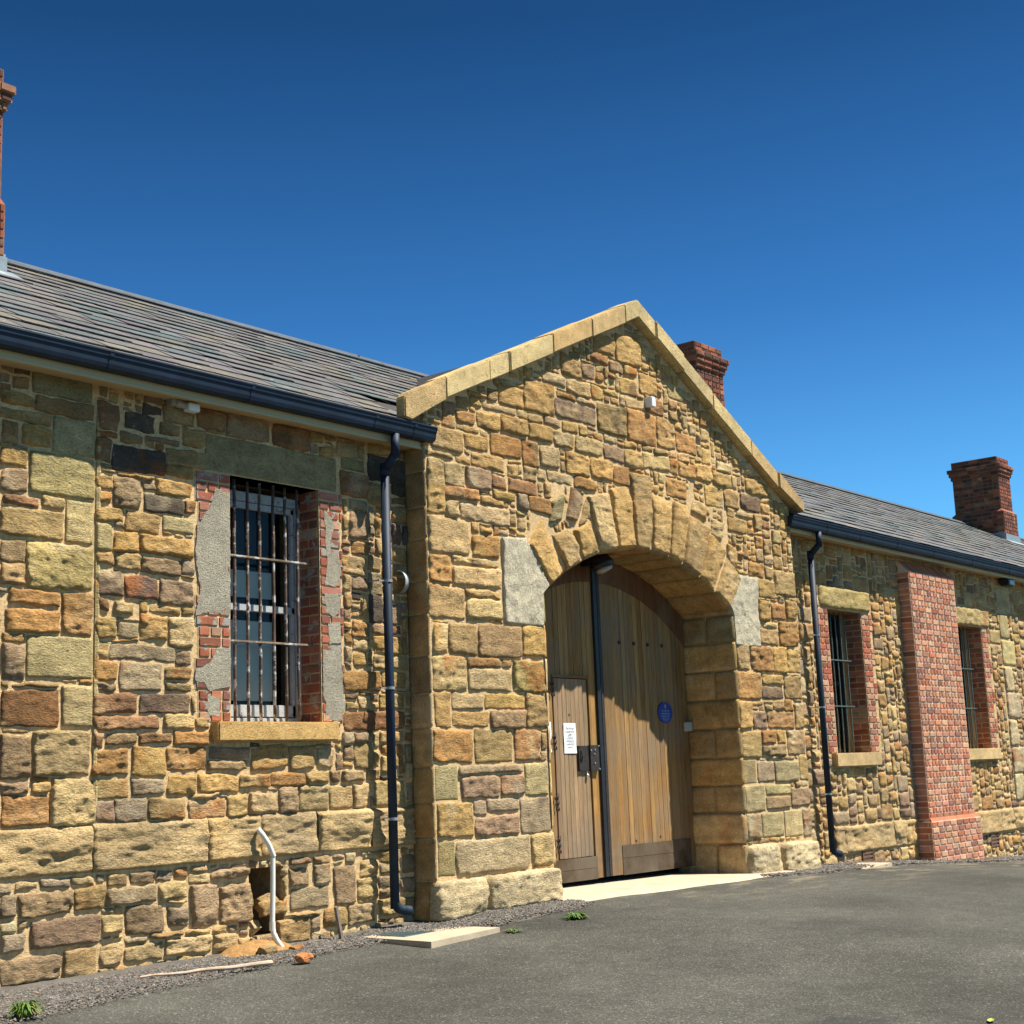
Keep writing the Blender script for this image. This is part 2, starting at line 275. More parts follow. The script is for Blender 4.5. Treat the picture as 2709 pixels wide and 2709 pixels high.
def parse(t):
    o = []
    for s in t.split():
        a = s.split(','); v = [int(q)/100. for q in a[:4]]; o.append([v[0]-.011, v[1]-.009, v[2]+.011, v[3]+.009, a[4]])
    return o
def carve(rects):
    out = []
    for r in rects:
        x0, z0, x1, z1, c = r; ok = True
        for a0, b0, a1, b1, _ in out:
            ox, oz = min(x1, a1)-max(x0, a0), min(z1, b1)-max(z0, b0)
            if ox > 0 and oz > 0:
                if ox < oz:
                    if (x0+x1) < (a0+a1): x1 -= ox
                    else: x0 += ox
                else:
                    if (z0+z1) < (b0+b1): z1 -= oz
                    else: z0 += oz
                if x1-x0 < .05 or z1-z0 < .035: ok = False; break
        if ok: out.append([x0, z0, x1, z1, c])
    return out
def pack(x0, x1, z0, z1, free, rects, weights, r, cs=.02, hmin=.07, hmax=.21, wmin=.10, wmax=.42):
    nx, nz = int((x1-x0)/cs), int((z1-z0)/cs)
    X, Z = np.meshgrid(x0+(np.arange(nx)+.5)*cs, z0+(np.arange(nz)+.5)*cs)
    m = free(X, Z)
    for a0, b0, a1, b1, _ in rects:
        i0, i1 = max(0, int(round((a0-x0)/cs))), int(round((a1-x0)/cs)); j0, j1 = max(0, int(round((b0-z0)/cs))), int(round((b1-z0)/cs))
        if i1 > 0 and j1 > 0: m[j0:j1, i0:i1] = False
    out = []; codes = ''.join(k*v for k, v in weights.items())
    for j in range(nz):
        i = 0
        while i < nx:
            if not m[j, i]: i += 1; continue
            H = r.uniform(hmin, hmax) if r.random() > .25 else r.uniform(.05, hmin+.02)
            W = min(wmax, max(wmin, H*r.uniform(1., 2.6)))
            wi, hj = max(2, int(W/cs)), max(2, int(H/cs))
            w = 0
            while w < wi and i+w < nx and m[j, i+w]: w += 1
            ext = 0                                   # absorb thin remainder
            while ext < 4 and i+w+ext < nx and m[j, i+w+ext]: ext += 1
            if ext < 4: w += ext
            h = 1
            while h < hj and j+h < nz and m[j+h, i:i+w].all(): h += 1
            k = 0
            while k < 2 and j+h+k < nz and m[j+h+k, i:i+w].all(): k += 1
            if k < 2 and (j+h+k >= nz or not m[j+h+k, i:i+w].all()): h += k
            m[j:j+h, i:i+w] = False
            if w*cs > .05 and h*cs > .035: out.append([x0+i*cs, z0+j*cs, x0+(i+w)*cs, z0+(j+h)*cs, r.choice(codes)])
            i += w
    return out
def sheet(mb, fr, outer, holes, col, h=0.):
    """flat polygon with holes in the frame's plane"""
    loops = [[Vector((a, b, 0)) for a, b in L] for L in [outer]+holes]
    flat = np.array([(v.x, v.y) for L in loops for v in L])
    T = tessellate_polygon(loops)
    mb.add(fr.P(flat[:, 0], flat[:, 1], np.full(len(flat), h)), [tuple(t) for t in T], col)
BR = [lin(c)*KA for c in ((184, 104, 76), (168, 90, 68), (194, 116, 86), (152, 98, 82), (182, 118, 98), (164, 102, 76))]
def bricks(mb, fr, x0, x1, z0, z1, ch=.086, L=.24, seed=0, free=None, headers=True, hb=.004, dark=1., jt=.006, cols=None, limew=0., eng=False):
    r = random.Random(seed); n = max(1, int(round((z1-z0)/ch))); ch = (z1-z0)/n
    for j in range(n):
        hd = (headers and j % 2 == 1) or eng and j % 4 == 3
        l = L/2 if hd else L
        k = 0
        x = x0-(0 if hd else 0); first = True
        while x < x1-.02:
            ll = l
            if first and j % 2 == 1 and not hd: ll = l*.75
            if first and hd: ll = l*1.0
            first = False
            xe = min(x+ll, x1)
            if x1-xe < .05: xe = x1
            if free is None or free((x+xe)/2, z0+(j+.5)*ch):
                c = np.array(r.choice(cols or BR))*dark*r.uniform(.75, 1.2)
                if r.random() < limew: c = c*.5+lin((214, 186, 150))*KA*.5
                g = jt
                CNT[0] += 1
                stone(mb, fr, [(x+g, z0+j*ch+g), (xe-g, z0+j*ch+g), (xe-g, z0+(j+1)*ch-g), (x+g, z0+(j+1)*ch-g)], c, hb*r.uniform(.4, 1.5), .0015, .06, CNT[0], jit=.002, inset=.006, round_=.02, back=-.006, cf=.25, c2=c*.6 if r.random() < .5 else PALE*.8)
            x = xe
def gz(x, y=0.):
    return float(np.interp(x, [-200, 2, 5, 9, 10, 10.6, 11.7, 15.4, 17, 18.5, 20.9, 24.8, 30, 60, 400], [.02, .0, .0, .025, .065, .10, .115, .08, .04, .0, -.13, -.32, -.55, -1.6, -6]))
def ground_z(x, y):
    f = max(0., -y)
    return gz(x)*(1/(1+.02*f*f)) + (-.3*min(f, 10)/10 if f else 0)+(-.3)*(0 if f < 10 else 0)

# ================================================================== BUILDING
B = tag(empty('stone_building', (13.5, 0, 0)), 'long single storey sandstone building with slate roof, central gabled gateway and brick chimneys', 'building')
_build = MB.build
def part(mb, name, mat, parent=B, smooth=False, bevel=0):
    o = _build(mb, name, mat, None, smooth, bevel)
    o.parent = parent
    # keep world placement: undo the parent's location
    w = Vector((0, 0, 0)); q = parent
    while q: w += q.location; q = q.parent
    o.location = -w
    return o
G = -.25; SP = 3.1                   # gable front plane, springing height
GX0, GX1, GC = 9.985, 17.02, 13.53
JL, JR = 11.70, 15.405
AC, AR = (13.555, .66), 3.085        # arch centre and radius
def arch_z(x): return AC[1]+math.sqrt(max(.01, AR*AR-(x-AC[0])**2))
arc = [(JL+(JR-JL)*k/24., arch_z(JL+(JR-JL)*k/24.)) for k in range(25)]
WL = (7.86, 8.865, 1.82, 3.85)       # windows: x0 x1 z0 z1
W2 = (18.38, 19.39, 1.45, 3.41); W3 = (22.82, 23.82, 1.47, 3.44)
HOLE = (8.04, 8.41, .13, .66)
WT = 4.42                            # top of the wing walls

# ---- left wing wall
mb = MB(); FR = front(0)
sheet(mb, FR, [(2.5, -.6), (GX0+.02, -.6), (GX0+.02, WT+.1), (2.5, WT+.1)],
      [[(WL[0], WL[2]), (WL[0], WL[3]), (WL[1], WL[3]), (WL[1], WL[2])], [(HOLE[0], HOLE[2]), (HOLE[0], HOLE[3]), (HOLE[1], HOLE[3]), (HOLE[1], HOLE[2])]], MORT, .007)
# shell: end wall, back wall, reveals and the hole's inside
mb.box(2.5, 2.9, .003, 7., -.6, 4.5, MORT*.9)
mb.box(2.9, GX0+.5, 6.6, 7., -.6, 4.5, MORT*.9)
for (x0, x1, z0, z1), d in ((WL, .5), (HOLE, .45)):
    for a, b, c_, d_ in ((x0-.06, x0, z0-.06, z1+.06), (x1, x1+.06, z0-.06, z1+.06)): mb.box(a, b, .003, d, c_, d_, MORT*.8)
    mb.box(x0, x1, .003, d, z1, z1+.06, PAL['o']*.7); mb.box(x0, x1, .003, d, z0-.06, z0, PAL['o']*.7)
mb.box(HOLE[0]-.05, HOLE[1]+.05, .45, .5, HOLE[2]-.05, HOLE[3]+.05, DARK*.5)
wall_left = part(mb, 'wall', M_mortar)
wall_left['label'] = 'left wing wall of mixed buff, rust and purple sandstone rubble'

PL = [(2.5, 1.06, .72)]
rects = carve(parse(LEFT))
lint = (7.60, 3.855, 9.09, 4.17)
def freeL(X, Z):
    m = (X > 2.5)&(X < GX0)&(Z < WT)&(Z > -.3)
    m &= ~((Z > .73)&(Z < 1.075))
    for x0, x1, z0, z1 in (WL, HOLE): m &= ~((X > x0)&(X < x1)&(Z > z0)&(Z < z1))
    m &= ~((X > lint[0])&(X < lint[2])&(Z > lint[1])&(Z < lint[3]))
    m &= ~((X > 7.50)&(X < WL[0])&(Z > 1.84)&(Z < WL[3])); m &= ~((X > WL[1])&(X < 9.15)&(Z > 1.84)&(Z < WL[3]))
    m &= ~((X > 7.65)&(X < 8.99)&(Z > 1.66)&(Z < 1.84))
    return m
def okL(r):
    x0, z0, x1, z1, _ = r; cx, cz = (x0+x1)/2, (z0+z1)/2
    if z0 < 1.07 and z1 > 1.07: r[1] = 1.075
    if z1 > .73 and z0 < .73: r[3] = .73
    if z0 < 1.07 and z1 > .73 and r[1] < .73 and r[3] > .74: return False
    if r[3] > WT: r[3] = WT
    if r[3] > 3.0 and 7.6 < cx < 9.1 and cz > 3.8 and r[1] < 4.17: r[1] = 4.175
    if x1 > 7.50 and x0 < 7.50 and 1.85 < cz < 3.8: r[2] = 7.50
    return r[3]-r[1] > .04 and r[2]-r[0] > .04
rects = [r for r in rects if okL(r)]
wts = dict(b=10, y=11, o=11, r=5, p=8, k=3, g=6, d=1, P=1)
fill = pack(2.5, GX0, 1.07, WT, freeL, rects, wts, random.Random(3))
fill2 = pack(2.5, GX0, -.3, .73, freeL, rects, dict(b=8, g=9, p=9, o=4, w=2), random.Random(4), hmin=.08, hmax=.2)
mb = MB()
for r in rects+fill+fill2:
    res = .0112 if r[2] > 5.2 else .03
    low = r[3] < .74
    place_stone(mb, FR, r[0], r[1], r[2], r[3], r[4], res, gap=.001 if not low else .004, rough=1.25 if not low else 1.5, hbm=1.1 if not low else 1.35)
part(mb, 'stonework', M_stone, wall_left, smooth=True)
# drafted strip on the quoin edge
mb = MB()
for k in range(9):
    z0 = 1.08+k*.36
    stone(mb, FR, [(6.555, z0+.004), (6.60, z0+.004), (6.60, min(z0+.356, 4.18)), (6.555, min(z0+.356, 4.18))], PAL['q']*1.1, .028, .0006, .03, 900+k, jit=.0, inset=.004, round_=0)
part(mb, 'quoin_margin', M_stone, wall_left, smooth=False)
# plinth course of long weathered stones
mb = MB()
def plinth(x0, x1, z0, z1, breaks, res, col, ytop=.05):
    xs = [x0]+breaks+[x1]
    for i in range(len(xs)-1):
        CNT[0] += 1; a, b = xs[i]+.003, xs[i+1]-.003
        fr = front(0)
        n = max(4, int((b-a)/res)); m = max(6, int((z1-z0+.07)/res))
        us = np.linspace(a, b, n+1); t = np.linspace(0, 1, m+1)
        Ux, T = np.meshgrid(us, t); u = Ux.ravel(); t_ = T.ravel()
        p = np.c_[u, t_*(z1-z0), np.full(len(u), CNT[0]*1.7)]
        h0 = ytop+.026*fbm(p*np.array([2.2, 4, 1]), 4, 5)+.012*fbm(p*np.array([6, 22, 1]), 3, 8)-.03*np.clip(fbm(p*np.array([3, 7, 1]), 3, 18)-.45, 0, 1)
        z = z0+t_*(z1-z0)
        prof = np.clip((1-t_)/.10, 0, 1)**.7*np.clip(t_/.08+.25, 0, 1)
        h = np.maximum(h0*prof, 0)-.0
        h[t_ >= .999] = -.01; h[t_ <= .001] = -.02
        edge = np.minimum((u-a), (b-u)); h = h*np.clip(edge/.012, .55, 1)
        z = z+.012*fbm(p*3, 2, 9)*(1-prof)
        F = [(j*(n+1)+i2, j*(n+1)+i2+1, (j+1)*(n+1)+i2+1, (j+1)*(n+1)+i2) for j in range(m) for i2 in range(n)]
        c = col*random.Random(CNT[0]).uniform(.9, 1.08)
        mm = np.clip(fbm(p*3, 3, 51)*1.4, 0, 1)[:, None]*.5
        cc = c[None, :]*(1-mm)+(PAL['y'] if i % 2 else PAL['g'])[None, :]*mm
        mb.add(fr.P(u, z, h), F, cc)
plinth(2.5, GX0-.0, .73, 1.085, [3.6, 4.6, 5.55, 6.56, 7.62, 8.16, 8.78, 9.42], .014, PAL['b'])
part(mb, 'plinth', M_stone, wall_left, smooth=True)

# ---- gable wall
def slope_z(x, off=0.):
    return (4.79+(x-9.60)*(6.617-4.79)/(13.56-9.60) if x < 13.56 else 6.617-(x-13.56)*(6.617-4.71)/(17.21-13.56))+off
mb = MB(); FG = front(G)
outer = [(GX0, -.3), (JL, -.3)]+arc+[(JR, -.3), (GX1, -.3), (GX1, slope_z(GX1, -.2)), (13.56, 6.42), (GX0, slope_z(GX0, -.2))]
sheet(mb, FG, outer, [], MORT, .009)
mb.box(GX0+.0, JL-.004, G+.004, .12, -.3, 3.0, MORT); mb.box(JR+.004, GX1, G+.004, .12, -.3, 3.0, MORT)
# body behind the gable's face, sides and above the wing roofs
body = [(GX0, 2.9), (JL, 2.9)]+arc+[(JR, 2.9), (GX1, 2.9), (GX1, slope_z(GX1, -.21)), (13.56, 6.41), (GX0, slope_z(GX0, -.21))]
mb.prism(body, G+.004, .15, MORT*.95)
# reveal walls and the deep passage behind
mb.box(JL-.4, JL-.003, .12, .7, -.3, 3.3, MORT*.8); mb.box(JR+.003, JR+.4, .12, .7, -.3, 3.3, MORT*.8)
ap = [(JL-.4, 3.3)]+[(JL-.4, 3.1)]+arc+[(JR+.4, 3.1), (JR+.4, 3.3), (JR+.4, 4.3), (JL-.4, 4.3)]
mb.prism(ap, .15, .7, MORT*.8)
wall_g = part(mb, 'wall', M_mortar)
pb = MB(); pb.box(JL-.4, JR+.4, 6.0, 6.2, -.3, 4.3, DARK); part(pb, 'passage_back', M_mortar, wall_g)
wall_g['label'] = 'projecting gabled gateway wall of golden rock-faced sandstone'

vin = [(11.70, 3.11), (11.803, 3.21), (12.102, 3.375), (12.402, 3.512), (12.724, 3.643), (13.059, 3.70), (13.396, 3.745), (13.724, 3.74), (14.076, 3.70), (14.33, 3.64), (14.709, 3.52), (15.039, 3.39), (15.34, 3.20), (15.405, 3.13)]
def inr(x): return (x, arch_z(x))
vx = [11.80, 12.10, 12.40, 12.724, 13.06, 13.396, 13.73, 14.07, 14.35, 14.71, 15.03, 15.33]
vout = [(.50, .62), (.42, .36), (.33, .36), (.62, .62), (.66, .70), (.86, .86), (.68, .66), (.70, .74), (.66, .66), (.62, .6), (.58, .48)]
GL = [(11.07, 2.77), (11.68, 2.77), (11.69, 3.105), (11.795, 3.20), (11.46, 3.66), (11.07, 3.63)]
GRr = [(15.42, 2.75), (16.02, 2.75), (16.05, 3.61), (15.60, 3.63), (15.34, 3.23), (15.415, 3.12)]
def in_poly(X, Z, poly):
    ins = np.zeros(X.shape, bool); n = len(poly)
    for i in range(n):
        x0, z0 = poly[i]; x1, z1 = poly[(i+1) % n]
        if z0 == z1: continue
        cnd = ((z0 > Z) != (z1 > Z))&(X < (x1-x0)*(Z-z0)/(z1-z0)+x0); ins ^= cnd
    return ins
vquads = []
for i, (a, b) in enumerate(vout):
    def outp(x, l):
        d = np.array([x-AC[0], (arch_z(x)-AC[1])]); d /= np.linalg.norm(d)
        d = d*np.array([1.25, 1.]); d /= np.linalg.norm(d)
        return (x+d[0]*l, arch_z(x)+d[1]*l)
    m = .022
    vquads.append([inr(vx[i]+m*.5), inr(vx[i+1]-m*.5), outp(vx[i+1]-m*.5, b), outp(vx[i]+m*.5, a)])
vextra = [[(11.84, 3.83), (12.10, 3.90), (12.12, 4.20), (11.92, 4.10)], [(12.14, 3.92), (12.33, 3.90), (12.50, 4.20), (12.26, 4.30)], [(12.36, 3.87), (12.52, 3.93), (12.60, 4.22), (12.52, 4.20)],
          [(14.60, 4.28), (14.93, 4.18), (14.98, 4.40), (14.66, 4.46)], [(15.02, 4.06), (15.27, 3.98), (15.34, 4.22), (15.06, 4.28)], [(15.36, 3.72), (15.56, 3.66), (15.60, 3.95), (15.38, 4.0)]]
def freeG(X, Z):
    sl = np.where(X < 13.56, 4.79+(X-9.60)*.4614, 6.617-(X-13.56)*.5225)-.22
    m = (X > GX0)&(X < GX1)&(Z < sl)&(Z > .42)
    m &= ~((X > JL)&(X < JR)&(Z < np.sqrt(np.maximum(.01, AR**2-(X-AC[0])**2))+AC[1]))
    m &= ~in_poly(X, Z, GL); m &= ~in_poly(X, Z, GRr)
    for q in vquads+vextra: m &= ~in_poly(X, Z, q)
    return m
rg = carve(parse(GABLE))
def okG(r):
    for q in vquads+vextra+[GL, GRr]:
        for fx in (.12, .5, .88):
            for fz in (.12, .5, .88):
                if in_poly(np.array([r[0]+(r[2]-r[0])*fx]), np.array([r[1]+(r[3]-r[1])*fz]), q)[0]: return False
    if r[1] < .42: r[1] = .425
    if r[0] < GX0: r[0] = GX0
    if r[2] > GX1: r[2] = GX1
    if r[3] < 3.1 and r[0] < JL < r[2]: r[2] = JL
    if r[3] < 3.1 and r[0] < JR < r[2]: r[0] = JR
    if r[0] < JR and r[0] > JL and r[3] < 3.1: return False
    if max(r[3]-slope_z(r[0], -.2), r[3]-slope_z(r[2], -.2)) > .05: return False
    return r[3]-r[1] > .04 and r[2]-r[0] > .04
rg = [r for r in rg if okG(r)]
fg = pack(GX0, GX1, .42, 6.5, freeG, rg, dict(y=15, o=13, b=10, r=4, p=3, k=1, q=1), random.Random(9), hmin=.08, hmax=.22, wmax=.40)
mb = MB()
for r in rg+fg: place_stone(mb, FG, r[0], r[1], r[2], r[3], r[4], .0150, gap=.001, rough=1.2, hbm=1.0)
for k, q in enumerate(vextra): CNT[0] += 1; stone(mb, FG, q, PAL['Gpoyby'[k]], .03, .015, .016, CNT[0], jit=.009, inset=.01, round_=.04)
# base course, proud of the wall
FB = front(G-.03)
for a, b, c0, d, cd in ((GX0-.06, 10.64, .05, .425, 'w'), (10.65, 11.76, .07, .43, 'w'), (15.36, 16.14, .0, .42, 'w'), (16.15, 17.07, -.05, .40, 'w')):
    CNT[0] += 1
    stone(mb, FB, [(a, c0), (b, c0+.02), (b-.01, d), (a+.03, d)], PAL[cd], .055, .02, .016, CNT[0], jit=.012, inset=.02, round_=.09, back=-.06, tilt=.3, c2=PAL['p'] if cd == 'w' else None, cf=.35)
CNT[0] += 1
part(mb, 'stonework', M_stone, wall_g, smooth=True)
# granite springers
M_gran = attr_mat('granite', .9, n1=(8, .75, 1.2), n2=(90, .5, 1.4), bump=1., bscale=40, bdist=.012)
for P_ in (GL, GRr):
    mb = MB()
    cx = sum(p[0] for p in P_)/6; cz = sum(p[1] for p in P_)/6
    n = 26; pts = []
    x0, x1 = min(p[0] for p in P_), max(p[0] for p in P_); z0, z1 = min(p[1] for p in P_), max(p[1] for p in P_)
    def edgepts():
        out = []
        for i in range(6):
            a, b = np.array(P_[i]), np.array(P_[(i+1) % 6]); k = max(2, int(np.linalg.norm(b-a)/.03))
            out += [a+(b-a)*t/k for t in range(k)]
        return out
    E_ = np.array(edgepts()); ne = len(E_); V = []; F = []
    rings = [1., .985, .96, .93, .89, .85, .80, .74, .67, .6, .52, .45, .37, .28, .2, .12]
    for ri, s_ in enumerate(rings):
        pp = np.array([cx, cz])+(E_-np.array([cx, cz]))*s_
        p3 = np.c_[pp, np.full(ne, 7.7+cx)]
        h = .036+.012*fbm(p3*4, 4, 77)+.007*fbm(p3*20, 3, 78) if ri else np.full(ne, -.02)
        if ri == 1: h = h*.75
        V.append(FG.P(pp[:, 0], pp[:, 1], h))
    V.append(FG.P(np.array([cx]), np.array([cz]), np.array([.05])))
    for ri in range(len(rings)-1):
        for k in range(ne): F.append((ri*ne+k, ri*ne+(k+1) % ne, (ri+1)*ne+(k+1) % ne, (ri+1)*ne+k))
    b0 = (len(rings)-1)*ne
    F += [(b0+k, b0+(k+1) % ne, len(rings)*ne) for k in range(ne)]
    mb.add(np.concatenate(V), F, PAL['s']*1.1); part(mb, 'springer', M_gran, smooth=True)
# arch ring: voussoirs and their soffits
mb = MB()
for i, q in enumerate(vquads):
    r = random.Random(500+i); c = PAL['yoybyoyyoyo'[i]]*r.uniform(.9, 1.08)
    CNT[0] += 1
    stone(mb, FG, q, c*1.08, .042, .015, .014, CNT[0], jit=.004, inset=.008, round_=.02, tilt=.3, cf=.2)
seg = [11.70]+vx+[15.405]
for i in range(len(seg)-1):
    a, b = np.array(inr(seg[i])), np.array(inr(seg[i+1])); L = np.linalg.norm(b-a); d = (b-a)/L
    nrm = (d[1], -d[0]) if d[0] > 0 else (-d[1], d[0])
    fr = Frame((a[0], G-.0, a[1]), (d[0], 0, d[1]), (0, 1, 0), (nrm[0], 0, nrm[1]))
    CNT[0] += 1
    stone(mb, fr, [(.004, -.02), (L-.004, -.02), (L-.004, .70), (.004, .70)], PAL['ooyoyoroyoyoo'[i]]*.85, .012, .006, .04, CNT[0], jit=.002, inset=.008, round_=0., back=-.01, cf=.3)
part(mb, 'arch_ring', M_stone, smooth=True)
# jambs: dressed blocks on both sides of the passage, and the gable's returns
mb = MB()
rows = [-.1, .43, .79, 1.11, 1.43, 1.78, 2.12, 2.46, 2.80, 3.12]
for side in (0, 1):
    mb = MB()
    fr = Frame((JR, G, 0), (0, 1, 0), (0, 0, 1), (-1, 0, 0)) if side == 0 else Frame((JL, G, 0), (0, 1, 0), (0, 0, 1), (1, 0, 0))
    for j in range(len(rows)-1):
        r = random.Random(j*3+side); cut = [-.03, .95] if j % 2 else [-.03, r.uniform(.25, .4), .95]
        for a, b in zip(cut[:-1], cut[1:]):
            CNT[0] += 1; cd = r.choice('oyoybo') if j > 1 else 'b'
            big = j == 0 or j == 1
            stone(mb, fr, [(a+.003, rows[j]+.003), (b-.003, rows[j]+.003), (b-.003, rows[j+1]-.003), (a+.003, rows[j+1]-.003)], (PAL[cd] if j != 8 else PAL['G']*.8)*r.uniform(.85, 1.05), .018 if not big else .045, .006 if not big else .018, .03, CNT[0], jit=.003, inset=.008, round_=.01 if not big else .06, back=-.02, cf=.4)
    part(mb, 'jamb_blocks', M_dress, wall_g, smooth=True)
for side in (0, 1):
    mb = MB()
    fr = Frame((GX0, 0, 0), (0, -1, 0), (0, 0, 1), (-1, 0, 0)) if side == 0 else Frame((GX1, G, 0), (0, 1, 0), (0, 0, 1), (1, 0, 0))
    z = .02; j = 0
    while z < 4.35:
        r = random.Random(77+j); hh = r.uniform(.28, .42); z2 = min(z+hh, 4.4); CNT[0] += 1
        cd = r.choice('ooyboG')
        stone(mb, fr, [(-.0, z+.004), (.262, z+.004), (.262, z2-.004), (-.0, z2-.004)], PAL[cd]*r.uniform(.7, .95), .008 if j else .05, .003 if j else .015, .03, CNT[0], jit=.002, inset=.005, round_=.0, back=-.01, cf=.4)
        z = z2; j += 1
    part(mb, 'return_blocks', M_dress, wall_g, smooth=True)

# coping: dressed stones stepping up both slopes
js = [9.60, 10.19, 10.86, 11.18, 11.91, 12.63, 13.29, 13.90, 14.12+.35, 15.10, 15.96, 16.60, 17.22]
mbp = MB(); mbp.prism([(9.99, 4.66), (9.99, 4.70), (13.56, 6.37), (17.0, 4.60), (17.0, 4.5), (13.56, 6.2)], -.21, .16, PAL['o']); part(mbp, 'coping_bed', M_dress, wall_g)
for i in range(len(js)-1):
    a, b = js[i]+.003, js[i+1]-.003; r = random.Random(60+i)
    dy, dz = r.uniform(-.02, .012), r.uniform(-.012, .012)
    th = .215
    if i == 0: poly = [(a, 4.57), (a+.10, 4.555), (b, slope_z(b)-.23), (b, slope_z(b)), (a+.05, slope_z(a)+.02), (a, 4.76)]
    elif a < 13.56 < b: poly = [(a, slope_z(a)-th), (13.56, 6.405), (b, slope_z(b)-th), (b, slope_z(b)), (13.56, 6.617), (a, slope_z(a))]; dy = dz = 0
    elif i == len(js)-2: poly = [(a, slope_z(a)-th), (b-.02, 4.56), (b, 4.56), (b, 4.71), (a, slope_z(a))]
    else: poly = [(a, slope_z(a)-th), (b, slope_z(b)-th), (b, slope_z(b)), (a, slope_z(a))]
    poly = [(x, z+dz) for x, z in poly]
    mb = MB(); cd = ['o', 'q', 'q', 'q', 'y', 'o', 'q', 'q', 'G', 'q', 'o', 'o'][i]
    c = (PAL[cd]*.6+PAL['b']*.4)*r.uniform(.98, 1.12)
    mb.prism(poly, -.38+dy, -.10 if i else -.27, c)
    o = part(mb, 'coping_stone', M_dress, B, bevel=.012)
# cross-gable roof behind the coping
def slate_roof(mb, O, U, V, Nn, L, W, seed, gauge=.28, sw=.36, free=None):
    fr = Frame(O, U, V, Nn); r = random.Random(seed)
    cols = [lin(c)*.60 for c in ((124, 120, 118), (118, 115, 114), (128, 122, 116), (118, 119, 118), (102, 118, 118), (132, 126, 112), (112, 120, 122), (122, 116, 118))]
    n = int(math.ceil(W/gauge))
    for j in range(n):
        x = -r.random()*sw*.3-(sw/2 if j % 2 else 0)
        while x < L:
            w = sw*r.uniform(.92, 1.06); a0, a1 = max(0, x+.004), min(L, x+w-.004)
            x += w
            if a1-a0 < .03 or (free and not free((a0+a1)/2, j*gauge)): continue
            b0 = j*gauge-r.uniform(0, .007); b1 = min(b0+gauge*1.5, W+.02)
            t = .006+r.uniform(0, .004); lf = r.uniform(.010, .022)
            c = r.choice(cols)*r.uniform(.85, 1.12); sk = r.uniform(-.012, .012)
            A_ = np.array([a0, a1, a1, a0, a0, a1, a1, a0]); B_ = np.array([b0, b0+sk, b1, b1, b0, b0+sk, b1, b1])
            H_ = np.array([lf, lf, -.002, -.002, lf+t, lf+t, t*.5, t*.5])
            mb.add(fr.P(A_, B_, H_), [(4, 5, 6, 7), (0, 1, 5, 4), (1, 2, 6, 5), (3, 0, 4, 7), (2, 3, 7, 6)], c)
EZ, RZ, EY, RY = 4.525, 6.60, -.31, 3.5
sl = math.hypot(RY-EY, RZ-EZ); dv = ((RY-EY)/sl, (RZ-EZ)/sl)
mb = MB()
hid = lambda x, b: not (GX0+.03 < x+2.5 < GX1-.03 and b < .9)
slate_roof(mb, (2.5, EY, EZ), (1, 0, 0), (0, dv[0], dv[1]), (0, -dv[1], dv[0]), 37.5, sl, 5, free=hid)
roof = part(mb, 'roof', M_slate)
mb = MB()
grey = lin((60, 56, 52))
mb.add([(2.5, EY+.02, EZ-.012), (GX0, EY+.02, EZ-.012), (GX0, .1, EZ+.21), (GX1, .1, EZ+.21), (GX1, EY+.02, EZ-.012), (40, EY+.02, EZ-.012), (40, RY, RZ-.02), (2.5, RY, RZ-.02)], [(0, 1, 2, 7), (2, 3, 6, 7), (3, 4, 5, 6)], grey)
mb.add([(2.5, RY, RZ-.02), (40, RY, RZ-.02), (40, 7.3, 4.5), (2.5, 7.3, 4.5)], [(0, 1, 2, 3)], grey)
mb.add([(2.5, 0, 4.4), (2.5, 7, 4.4), (2.5, RY, RZ-.03)], [(0, 1, 2)], MORT)
mb.add([(40, 0, 4.4), (40, 7, 4.4), (40, RY, RZ-.03)], [(0, 1, 2)], MORT)
mb.add([(GX0, .15, 4.6), (13.56, .15, 6.38), (13.56, 3.4, 6.38), (GX0, 3.4, 4.6), (GX1, .15, 4.6), (GX1, 3.4, 4.6)], [(0, 1, 2, 3), (1, 4, 5, 2)], grey)
part(mb, 'roof_deck', M_slate, roof)
mb = MB()
M_zinc = plain('ridge_metal', (.085, .10, .12), .7, .0, .2, 6, spec=.2)
mb.tube([(2.5, RY, RZ+.03), (12.9, RY, RZ+.03)], .035, 8); mb.tube([(12.95, RY, RZ+.03), (40, RY, RZ+.03)], .03, 8)
x = 2.5
while x < 39.9:
    L_ = 1.8
    for s_ in (-1, 1):
        y0, z0 = RY+s_*.02, RZ+.035; y1, z1 = RY+s_*.12, RZ-.02
        mb.add([(x, y0, z0), (x+L_, y0, z0+.004), (x+L_, y1, z1+.006), (x, y1, z1), (x, y0, z0-.006), (x+L_, y0, z0-.006), (x+L_, y1, z1-.008), (x, y1, z1-.008)], [(0, 1, 2, 3), (4, 5, 6, 7), (3, 2, 6, 7), (0, 3, 7, 4), (1, 2, 6, 5)], (.5, .5, .5))
    x += L_
part(mb, 'ridge_capping', M_zinc, roof)

